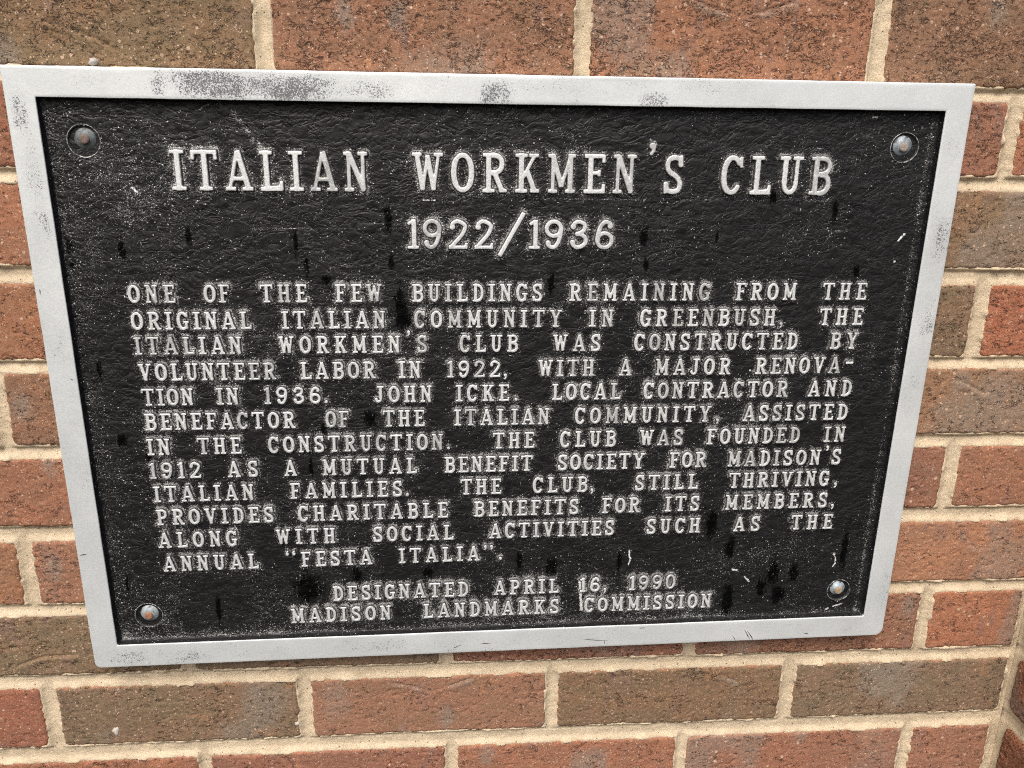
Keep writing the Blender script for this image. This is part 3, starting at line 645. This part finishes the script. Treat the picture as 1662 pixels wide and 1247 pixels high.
        stem(.18); slab(.18, 0, .17); slab(.18, 1, .17); seg(.24, .40, w - .15, .95, t * .80); seg(.34, .56, w - .14, .05, s * .95)
        slab(w - .15, 1, .15, .12); slab(w - .13, 0, .13, .13)
    elif ch == 'M':
        x0, x1 = .15, w - .15
        stem(x0, t * .85); stem(x1, s); seg(x0, .96, w / 2, .16, s * .9); seg(x1, .96, w / 2, .16, t * .78)
        slab(x0, 0, .13); slab(x1, 0, .14); slab(x0, 1, .14, .02); slab(x1, 1, .02, .14)
    elif ch == 'W':
        seg(.13, .97, w * .33, .05, s * .92); seg(w * .33, .05, w * .50, .93, t * .72); seg(w * .50, .93, w * .69, .05, s * .92); seg(w * .69, .05, w - .12, .97, t * .72)
        slab(.13, 1, .13, .13); slab(w - .12, 1, .13, .12)
    elif ch == 'V':
        seg(.15, .97, w * .52, .03, s); seg(w - .13, .97, w * .52, .03, t * .78); slab(.15, 1, .15, .13); slab(w - .13, 1, .12, .13)
    elif ch == 'Y':
        seg(.14, .97, w * .5, .44, s * .95); seg(w - .13, .97, w * .5, .44, t * .8); seg(w / 2, .48, w / 2, 0, s); slab(w / 2, 0, .17); slab(.14, 1, .14, .12); slab(w - .13, 1, .12, .13)
    elif ch == '1':
        stem(w * .60, s); slab(w * .60, 0, w * .60, w * .40); seg(w * .55, .96, .02, .84, .095)
    elif ch == '2':
        pl(spline([(.10, .74), (.15, .88), (w * .5, .945), (w - .09, .82), (w - .09, .66), (w * .68, .46), (w * .38, .24), (.09, .07)]), s * .85)
        seg(.0, .05, w - .0, .05, .11); seg(w - .055, .02, w - .03, .20, .085); pl([(.12, .74), (.13, .75)], .16)
    elif ch == '3':
        pl(spline([(.11, .78), (.18, .90), (w * .5, .945), (w - .12, .86), (w - .13, .66), (w * .50, .53), (w * .42, .52)]), s * .85)
        pl(spline([(w * .42, .52), (w * .6, .52), (w - .08, .38), (w - .09, .18), (w * .5, .055), (.16, .11), (.10, .22)]), s * .9)
        pl([(.125, .77), (.126, .78)], .16); pl([(.115, .22), (.116, .23)], .16)
    elif ch in '69':
        q = []
        q.append((ell(w / 2, .30, w / 2 - s * .45, .25, 0, 360, 30), s * .86))
        q.append((spline([(s * .45, .30), (.09, .55), (.17, .80), (w * .50, .945), (w - .16, .90), (w - .12, .80)]), s * .88))
        q.append(([(w - .13, .80), (w - .131, .79)], .16))
        for pts, wd in q:
            if ch == '9': pts = [(w - a, 1 - b) for a, b in pts]
            pl(pts, wd)
    elif ch == '.': pl([(.0, .085), (.001, .085)], .17)
    elif ch == ',': pl([(0, .10), (.001, .10)], .17); pl([(.03, .08), (.035, -.02), (-.03, -.12)], .075)
    elif ch == "'": pl([(0, .08), (.001, .08)], .17); pl([(.03, .06), (.035, -.03), (-.03, -.12)], .075)
    elif ch == '“':
        for dx in (-.20, .20): pl([(dx, 0), (dx + .001, 0)], .18); pl([(dx - .04, .02), (dx - .04, .09), (dx + .03, .18)], .075)
    elif ch == '”':
        for dx in (-.20, .20): pl([(dx, 0), (dx + .001, 0)], .18); pl([(dx + .04, -.02), (dx + .04, -.09), (dx - .03, -.18)], .075)
    elif ch == '-': seg(-.22, 0, .22, 0, .13)
    elif ch == '/': seg(-.42, -.75, .42, .75, .14)
    return p
def glyph_sdf(prims, X, Y, k=.035):
    D = None
    for p in prims:
        if p[0] == 'L':
            _, x0, y0, x1, y1, wd = p
            L = math.hypot(x1 - x0, y1 - y0) + 1e-9; ux, uy = (x1 - x0) / L, (y1 - y0) / L
            mx, my = (x0 + x1) / 2, (y0 + y1) / 2
            a = (X - mx) * ux + (Y - my) * uy; b = -(X - mx) * uy + (Y - my) * ux
            r = .02; qx = np.abs(a) - L / 2 + r; qy = np.abs(b) - wd / 2 + r
            d = np.hypot(np.maximum(qx, 0), np.maximum(qy, 0)) + np.minimum(np.maximum(qx, qy), 0) - r
        else:
            d = seg_dist(X, Y, p[1]) - p[2] / 2
        if D is None: D = d
        else:
            h = np.clip(.5 + .5 * (D - d) / k, 0, 1); D = D * (1 - h) + d * h - k * h * (1 - h)
    return D
GLY = {}
def letter_mesh(ch, cap, xs, kind, slope_w, rise, s):
    """raised letter as a height field; returns mesh and (sdf sampler)"""
    key = (ch, kind, round(xs, 2))
    if key in GLY: return GLY[key]
    prims = glyph(ch, s)
    mm = cap
    w = WID.get(ch, 0)
    if ch in WID: bx = (0, w, 0, 1)
    elif ch == '/': bx = (-.5, .5, -.8, .8)
    else: bx = (-.4, .4, -.25, .3)
    m = slope_w / mm + .03
    step = (.24 if mm < 18 else .34) / mm
    gx = np.arange(bx[0] - m / xs, bx[1] + m / xs + step, step / xs); gy = np.arange(bx[2] - m, bx[3] + m + step, step)
    X, Y = np.meshgrid(gx, gy)
    seed = sum(map(ord, ch)) * 7 + len(kind)
    D = glyph_sdf(prims, X, Y) * mm * (1 + (xs - 1) * .5)
    D = D + .16 * (fbm(X * mm * .45, Y * mm * .45, seed, 2) - .5)
    t = np.clip((slope_w - D) / (slope_w * 1.05), 0, 1); t = t * (1.35 - .35 * t)
    Zv = -.5 + (rise + .5) * t + .10 * (1 - np.exp(np.minimum(D, 0) / .9)) + .07 * (vnoise(X * mm * .8, Y * mm * .8, seed) - .5) * t
    P = np.stack([X.ravel() * mm * xs, Y.ravel() * mm, Zv.ravel()], 1)
    ok = D < slope_w * .98
    F = grid_faces(*X.shape, ok[:-1, :-1] | ok[1:, :-1] | ok[:-1, 1:] | ok[1:, 1:])
    P, F, A = compact(P, F, dict(rise=np.clip((Zv) / rise, 0, 1)))
    nm = "numeral" if ch.isdigit() else ("letter" if ch.isalpha() else "punctuation_mark")
    me = make_mesh(nm, P, F, M_LETTER, attrs=A)
    me.transform(Matrix.Identity(4))
    GLY[key] = (me, nm, bx, prims)
    return GLY[key]

# ------------------------------------------------------------------ the plaque
ZF, ZT = 9.0, 14.0          # field level and frame top, mm from the wall face
PO = (222.0, -224.0, 0.0)
plaque = empty("plaque", PO, "black cast metal plaque with raised silver lettering and silver border bolted to the brick wall", "plaque")
def prel(x, y, z): return (x - PO[0], y - PO[1], z - PO[2])

placed = []                # (x, y, mesh, name, slope, ch, cap, xs, prims, bx)
CAPS = {'T': 26.3, 'Y': 20.4, '13': 12.9, '14': 12.9}
def style(k):
    cap = CAPS.get(k, 12.6)
    if k == 'T': return cap, .93, 'title', 1.0, 3.0, .136
    if k == 'Y': return cap, 1.04, 'year', .9, 2.8, .145
    return cap, 1.0, 'body', .70, 2.4, .158
for (k, word, xl, xr) in WORDS:
    cap, xs, kind, sw, rise, s = style(k)
    a, b = LINES[k]
    ws = [WID[c] * cap * xs for c in word]
    fx = xs
    if len(word) > 1:
        gap = (xr - xl - sum(ws)) / (len(word) - 1)
        gmin = .16 * cap
        if gap < gmin:
            fac = (xr - xl - gmin * (len(word) - 1)) / sum(ws); fx = round(xs * fac, 2); ws = [v * fx / xs for v in ws]; gap = (xr - xl - sum(ws)) / (len(word) - 1)
    else:
        gap = 0; xl = (xl + xr) / 2 - ws[0] / 2
    x = xl
    for c, wd in zip(word, ws):
        me, nm, bx, pr = letter_mesh(c, cap, fx, kind, sw, rise, s)
        placed.append((x, a + b * x, me, nm, b, c, cap, fx, pr, bx)); x += wd + gap
for (k, c, x, y) in MARKS:
    cap, xs, kind, sw, rise, s = style(k)
    if k == 'T': cap = 26
    if c in '.,': y = LINES[k][0] + LINES[k][1] * x
    if c == "'" : y += 0
    me, nm, bx, pr = letter_mesh(c, cap, 1.0, kind, sw, rise, s)
    placed.append((x, y, me, nm, LINES[k][1], c, cap, 1.0, pr, bx))
# marks are built with the baseline (or their middle) at their origin
rl = random.Random(3)
n_letters = 0; rest = []
def letter_color(o, c=None):
    dull = rl.random(); dull = 0.0 if dull < .55 else (dull - .55) * 1.3
    o.color = (min(dull, .8), rl.random(), 0, 1)
order = list(range(len(placed)))
for i in order:
    x, y, me, nm, b, c, cap, fx, pr, bx = placed[i]
    if nm == "letter":
        n_letters += 1
        if n_letters > 300: rest.append(i); continue
    o = link(nm, me, plaque, prel(x, y, ZF)); o.rotation_euler = (0, -math.atan(b), 0); letter_color(o)
# the letters past the three hundredth, joined
RV = []; RF = []; RA = []; off = 0
for i in rest:
    x, y, me, nm, b, c, cap, fx, pr, bx = placed[i]
    nv = len(me.vertices); v = np.empty(nv * 3, np.float32); me.vertices.foreach_get("co", v); v = v.reshape(-1, 3).astype(float)
    f = np.empty(len(me.polygons) * 4, np.int32); me.loops.foreach_get("vertex_index", f); f = f.reshape(-1, 4)
    at = np.empty(nv, np.float32); me.attributes['rise'].data.foreach_get("value", at)
    an = math.atan(b); X = v[:, 0] * 1000; Z = v[:, 2] * 1000; Y = -v[:, 1] * 1000
    RV.append(np.stack([x + X * math.cos(an) - Z * math.sin(an), y + Z * math.cos(an) + X * math.sin(an), ZF + Y], 1)); RF.append(f + off); RA.append(at); off += nv
if RV:
    me = make_mesh("small_lettering", np.concatenate(RV), np.concatenate(RF), M_LETTER, PO, attrs=dict(rise=np.concatenate(RA)))
    o = link("small_lettering", me, plaque); o['kind'] = 'stuff'; o.color = (.1, .5, 0, 1)

# field: pebbled sheet with wear maps
BOLTS = [(-62.4, -45.3), (506.6, -40.9), (-58.5, -406.9), (506.6, -400.7)]
DR = 10.6
def quad_edges(Q):      # inward distance to each side of a clockwise quad TL TR BR BL
    out = []
    for i in range(4):
        (x0, y0), (x1, y1) = Q[i], Q[(i + 1) % 4]
        L = math.hypot(x1 - x0, y1 - y0); out.append((x0, y0, (y1 - y0) / L, -(x1 - x0) / L))
    return out
def build_field():
    st = .85
    xs = np.arange(-92, 536, st); ys = np.arange(-436, -11, st)
    X, Y = np.meshgrid(xs, ys)
    halo = np.zeros(X.shape)
    for (x, y, me, nm, b, c, cap, fx, pr, bx) in placed:
        R = 5.5 if cap < 18 else 8.0
        x0 = x + bx[0] * cap * fx - R; x1 = x + bx[1] * cap * fx + R; y0 = y + bx[2] * cap - R; y1 = y + bx[3] * cap + R
        a0 = max(0, int((x0 + 92) / st)); a1 = int((x1 + 92) / st) + 1; b0 = max(0, int((y0 + 436) / st)); b1 = int((y1 + 436) / st) + 1
        xx, yy = X[b0:b1, a0:a1], Y[b0:b1, a0:a1]
        if xx.size == 0: continue
        d = glyph_sdf(pr, (xx - x) / (cap * fx), (yy - y) / cap) * cap
        up = glyph_sdf(pr, (xx - x) / (cap * fx), (yy - 1.2 - y) / cap) * cap
        r0 = 1.5 if cap < 18 else 1.9
        v = np.exp(-np.maximum(np.minimum(d, up + .6) - .5, 0) / r0)
        halo[b0:b1, a0:a1] = np.maximum(halo[b0:b1, a0:a1], v)
    stain = np.zeros(X.shape)
    for (sx, sy, a, b) in STAINS:
        stain = np.maximum(stain, np.exp(-(((X - sx) / (a * 1.0)) ** 2 + ((Y - sy) / (b * 1.15)) ** 2)))
    chip = np.zeros(X.shape)
    for pl, w in CHIPS:
        chip = np.maximum(chip, sstep(w * 1.5, w * .2, seg_dist(X, Y, pl)))
    dash = np.zeros(X.shape)
    for xa, xb, yy in DASHES:
        dash = np.maximum(dash, np.exp(-((Y - yy - .004 * (X - xa)) / .55) ** 2) * ((X > xa) & (X < xb)))
    E = quad_edges(IN_Q)
    dd = []
    for (ex, ey, nx_, ny_) in E: dd.append((X - ex) * nx_ + (Y - ey) * ny_)
    dtop, dright, dbot, dleft = dd
    grit = .22 + .40 * np.exp(-np.maximum(dleft, 0) / 60) + .9 * np.exp(-np.maximum(dbot - 2, 0) / 5.0) + 1.1 * np.exp(-((dright - 4.8) / 2.0) ** 2) + .4 * np.exp(-np.maximum(dleft - 3, 0) / 8) \
        + .35 * sstep(-300, -420, Y) + .5 * np.exp(-(((X + 35) / 40) ** 2 + ((Y + 75) / 28) ** 2)) + .5 * np.exp(-(((X - 430) / 60) ** 2 + ((Y + 375) / 22) ** 2)) + .3 * np.exp(-((X - 470) ** 2 / 2500 + (Y + 110) ** 2 / 900))
    grit += 2.2 * np.exp(-(seg_dist(X, Y, [(37, -25), (42, -36), (58, -52)]) / 3.2) ** 2) * vnoise(X * .4, Y * .4, 91)
    grit -= .45 * sstep(.52, .72, vnoise(X * .02, Y * .02, 15)) + .0
    Z = ZF + .55 * (fbm(X * .05, Y * .06, 2, 3) - .5) + .28 * (fbm(X * .22, Y * .25, 6, 2) - .5)
    d0 = np.minimum(np.minimum(dtop, dright), np.minimum(dbot, dleft))
    Z = Z + .7 * np.exp(-np.maximum(d0 - .8, 0) / 1.2)        # cast fillet towards the frame
    hole = np.zeros(X.shape, bool)
    for bx_, by_ in BOLTS: hole |= np.hypot(X - bx_, Y - by_) < DR - .9
    keep = (d0 > -3.0) & ~hole
    M = keep[:-1, :-1] & keep[1:, :-1] & keep[:-1, 1:] & keep[1:, 1:]
    F = grid_faces(*X.shape, M)
    P = np.stack([X.ravel(), Y.ravel(), Z.ravel()], 1)
    P, F, A = compact(P, F, dict(halo=halo, stain=stain, chip=chip, grit=grit, dash=dash))
    me = make_mesh("field", P, F, M_FIELD, PO, attrs=A)
    link("field", me, plaque)
build_field()

# frame
def loop_pts(Q, rads, n=150):
    """closed loop round quad Q (TL TR BR BL) with rounded corners; fixed point count"""
    pts = []
    for i in range(4):
        p0 = np.array(Q[i - 1]); p1 = np.array(Q[i]); p2 = np.array(Q[(i + 1) % 4]); r = rads[i]
        u = (p0 - p1) / np.linalg.norm(p0 - p1); v = (p2 - p1) / np.linalg.norm(p2 - p1)
        c = p1 + (u + v) * r
        for k in range(9):
            a = k / 8 * math.pi / 2
            pts.append(c - v * r * math.cos(a) - u * r * math.sin(a) if True else None)
        q = p1 + v * r; nr = rads[(i + 1) % 4]; e = p2 - v * nr
        m = n if i % 2 == 0 else int(n * .68)
        for k in range(1, m): pts.append(q + (e - q) * k / m)
    return np.array(pts)
_c = np.mean(np.array(OUT_Q), 0)
OUT_Q = [(x + .7 * np.sign(x - _c[0]), y + .5 * np.sign(y - _c[1])) for x, y in OUT_Q]
def lerpQ(t): return [tuple(np.array(OUT_Q[i]) * (1 - t) + np.array(IN_Q[i]) * t) for i in range(4)]
def build_frame():
    prof = [(0, 1.0), (0, 6.0), (0, 14.7), (.008, 15.2), (.02, 15.42), (.035, 15.5)]
    prof += [(.035 + .94 * k / 12, 15.5) for k in range(1, 13)] + [(.987, 15.43), (.996, 15.2), (1.0, 14.7)]
    dark = [(1.008, 13.0), (1.02, 11.2), (1.04, 9.9), (1.10, 8.9), (1.16, 8.2)]
    rows = []
    for t, z in prof + dark:
        tt = max(0, min(t, 1.3))
        r = [.8, .8, 5.5 * (1 - min(tt, 1)) + 1.2, 3.5 * (1 - min(tt, 1)) + 1.2]
        L = loop_pts(lerpQ(tt), r)
        zz = np.full(len(L), z)
        if .06 < t < .97: zz = zz + .35 * (fbm(L[:, 0] * .02, L[:, 1] * .02, 9, 2) - .5)
        L = L + .22 * (np.stack([vnoise(L[:, 0] * .05, L[:, 1] * .05, 3), vnoise(L[:, 0] * .05, L[:, 1] * .05, 4)], 1) - .5) * (1 if t < .1 or t > .9 else .5)
        rows.append(np.concatenate([L, zz[:, None]], 1))
    n = len(rows[0]); m = len(rows)
    P = np.concatenate(rows)
    F = []; fm = []
    j = np.arange(n); k = (j + 1) % n
    for a in range(m - 1):
        F.append(np.stack([a * n + j, a * n + k, (a + 1) * n + k, (a + 1) * n + j], 1)[:, ::-1])
        fm += [0 if a < len(prof) - 1 else 1] * n
    F = np.concatenate(F)
    sc = .10 + .28 * sstep(.54, .74, fbm(P[:, 0] * .035, P[:, 1] * .035, 44, 3))
    for (x, y, a, b, s_) in SCUFFS:
        v = min(1, s_ * 1.15) * np.exp(-np.abs(((P[:, 0] - x) / max(a * 1.1, 1)) ** 4 + ((P[:, 1] - y) / max(b * 1.2, 1)) ** 4) * .7)
        sc = np.maximum(sc, v)
    sc = sc * (.45 + 1.1 * fbm(P[:, 0] * .07, P[:, 1] * .07, 31, 3))
    nn = len(P); z0 = np.zeros(nn)
    me = make_mesh("frame", P, F, [M_SILVER, M_FIELD], PO, attrs=dict(scuff=np.clip(sc, 0, 1), halo=z0, stain=z0, chip=z0, grit=z0 + .2, dash=z0), fmat=fm)
    link("frame", me, plaque)
    # backing slab closes the casting from behind
    B = [(x, y, 1.2) for x, y in OUT_Q] + [(x, y, 7.6) for x, y in OUT_Q]
    c = np.mean(np.array(OUT_Q), 0)
    B = [(c[0] + (x - c[0]) * .995, c[1] + (y - c[1]) * .992, z) for x, y, z in B]
    link("back_plate", make_mesh("back_plate", B, [(0, 1, 2, 3), (7, 6, 5, 4), (0, 4, 5, 1), (1, 5, 6, 2), (2, 6, 7, 3), (3, 7, 4, 0)], M_FIELD, PO, smooth=False), plaque)
build_frame()

def tapered_strip(pts, w, z):
    V = []; F = []; n = 10; Q = []
    for (a, b) in zip(pts[:-1], pts[1:]):
        for k in range(n): Q.append((a[0] + (b[0] - a[0]) * k / n, a[1] + (b[1] - a[1]) * k / n))
    Q.append(pts[-1]); r = random.Random(int(abs(pts[0][0]) * 10))
    for i, (x, y) in enumerate(Q):
        t = i / (len(Q) - 1); ww = w * math.sin(math.pi * min(max(t, .04), .96)) * r.uniform(.5, 1.2)
        d = np.array(Q[min(i + 1, len(Q) - 1)]) - np.array(Q[max(i - 1, 0)]); d = d / (np.linalg.norm(d) + 1e-9)
        x += r.uniform(-.15, .15); y += r.uniform(-.15, .15)
        V += [(x - d[1] * ww, y + d[0] * ww, z), (x + d[1] * ww, y - d[0] * ww, z)]
        if i: b = len(V); F.append((b - 4, b - 3, b - 1, b - 2))
    return V, F
V = []; F = []
for pl in SCRATCHES:
    v, f = tapered_strip(pl, .34, 15.74); F += [tuple(a + len(V) for a in g) for g in f]; V += v
o = link("scratch", make_mesh("scratch", V, F, mat_plain("scratch_dark", (.03, .03, .032)), PO, smooth=False), plaque)

# bolts in their countersunk dishes
def lathe(profile, n=40, wob=None, seed=0, cx=0, cy=0, cz=0, tilt=(0, 0)):
    P = []; F = []
    for i, (r, z) in enumerate(profile):
        for k in range(n):
            a = 2 * math.pi * k / n; rr = r * (1 + (wob or 0) * math.sin(3 * a + seed) * .5 + (wob or 0) * math.sin(7 * a + seed * 2) * .3)
            x, y = rr * math.cos(a), rr * math.sin(a)
            P.append((cx + x, cy + y, cz + z + tilt[0] * x + tilt[1] * y))
    for i in range(len(profile) - 1):
        for k in range(n):
            F.append((i * n + k, (i + 1) * n + k, (i + 1) * n + (k + 1) % n, i * n + (k + 1) % n)[::-1])
    return np.array(P), F
BL = ["dark domed bolt with a brown rusty tip", "bolt with a raised pinkish tip in its deep black dish", "pale domed bolt with an orange rust spot", "pale blue-grey domed bolt with a tan rusty tip"]
ZC = [((.09, .105, .105), (.21, .235, .235)), ((.19, .225, .25), (.38, .42, .45)), ((.26, .30, .31), (.44, .48, .48)), ((.28, .34, .38), (.43, .49, .53))]
RC = [((.11, .075, .06), (.21, .155, .13)), ((.24, .185, .14), (.34, .31, .285)), ((.22, .095, .05), (.34, .19, .12)), ((.26, .18, .11), (.37, .29, .21))]
OFF = [(.7, 1.3), (-1.2, 1.2), (.0, 1.2), (-.9, 1.2)]
for i, (bx_, by_) in enumerate(BOLTS):
    rr = [10.7, 10.4, 10.6, 9.8][i]
    prof = [(rr + .35, ZF - .5), (rr + .3, ZF + .15), (rr + .1, ZF + .28), (rr - .1, ZF + .30), (rr - .45, ZF + .05), (rr - .7, ZF - .9), (rr - 1.1, ZF - 2.2), (rr - 2.2, ZF - 3.2), (5, ZF - 3.6), (.01, ZF - 3.6)]
    P, F = lathe(prof, 48, .012, i, bx_, by_, 0)
    rim_and_lit = np.repeat([.5, .55, .6, .55, .3, .05, 0, 0, 0, 0], 48)
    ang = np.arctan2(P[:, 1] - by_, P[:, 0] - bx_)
    rim_and_lit = rim_and_lit + np.where(rim_and_lit < .5, [.55, .25, .12, .15][i] * np.exp(-((ang + 1.3) / .8) ** 2), 0)  # lower wall of each dish painted paler, as if lit from above
    me = make_mesh("countersink", P, F, M_DISH, (bx_, by_, 0), attrs=dict(rim_and_lit=rim_and_lit))
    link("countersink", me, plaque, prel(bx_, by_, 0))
    cx, cy = bx_ + OFF[i][0], by_ + OFF[i][1]; zb = ZF - 3.5
    hr = 8.0 if i != 3 else 7.4
    prof = [(hr, 0), (hr, .8), (hr - .25, 1.25), (hr - 1.0, 2.1), (hr - 2.2, 3.0), (hr - 3.6, 3.75), (3.7, 4.15), (2.0, 4.2), (.01, 4.2)]
    P, F = lathe(prof, 40, .006, i, cx, cy, zb, (.02 * (i - 1), .03))
    zm = mat_zinc("zinc_bolt", *ZC[i])
    b = link("bolt", make_mesh("bolt", P, F, zm, (bx_, by_, 0)), plaque, prel(bx_, by_, 0)); b['label'] = BL[i]
    prof = [(3.5, -1.2), (3.4, 0), (3.2, .9), (2.8, 1.35), (1.8, 1.5), (.01, 1.4)]
    P, F = lathe(prof, 24, .05, i + 2, cx + .2, cy - (.9 if i else .2), zb + 4.1, (0, 0))
    link("bolt_tip", make_mesh("bolt_tip", P, F, mat_rust("rusty_tip", *RC[i]), (bx_, by_, 0)), b)

# small bits stuck to the wall: a pale cocoon above the frame and mortar splashes on two bricks
def blob(name, pts, seed, mat, label, cat, sc):
    r = random.Random(seed); x0, y0 = pts
    n = 14; P = []; F = []
    rad = [r.uniform(.7, 1.2) for _ in range(n)]
    rings = [(1.0, 0), (.9, .35), (.6, .7), (.25, .9)]
    for q, (k, z) in enumerate(rings):
        for i in range(n):
            a = 2 * math.pi * i / n; P.append((x0 + math.cos(a) * rad[i] * k * sc[0], y0 + math.sin(a) * rad[i] * k * sc[1], -.6 + z * sc[2] + r.uniform(-.1, .1)))
    P.append((x0, y0, -.6 + sc[2]))
    for q in range(3):
        for i in range(n): F.append((q * n + i, q * n + (i + 1) % n, (q + 1) * n + (i + 1) % n, (q + 1) * n + i))
    for i in range(n): F.append((3 * n + i, 3 * n + (i + 1) % n, 4 * n))
    me = make_mesh(name, P, F, mat, (x0, y0, 0)); o = link(name, me, None, (x0, y0, 0)); o.location.z += BASE_H
    o['label'] = label; o['category'] = cat; return o
M_SPL = mat_plain("splash_mortar", (.62, .58, .50), .9)
blob("mortar_splash", (-100.7, -522.5), 1, M_SPL, "pale chip-shaped mortar splash on the brown brick below the plaque's lower left corner", "mortar splash", (3.0, 5.0, 1.4))
blob("cocoon", (-53.3, 4.6), 5, mat_plain("cocoon_silk", (.50, .46, .42), .9), "small pale grey cocoon stuck on top of the frame near its upper left corner", "cocoon", (3.4, 2.6, 5.0))
blob("mortar_splash", (48.9, -522.0), 9, M_SPL, "small round mortar splash at the right end of the brown brick beside the joint", "mortar splash", (2.2, 2.6, 1.2))
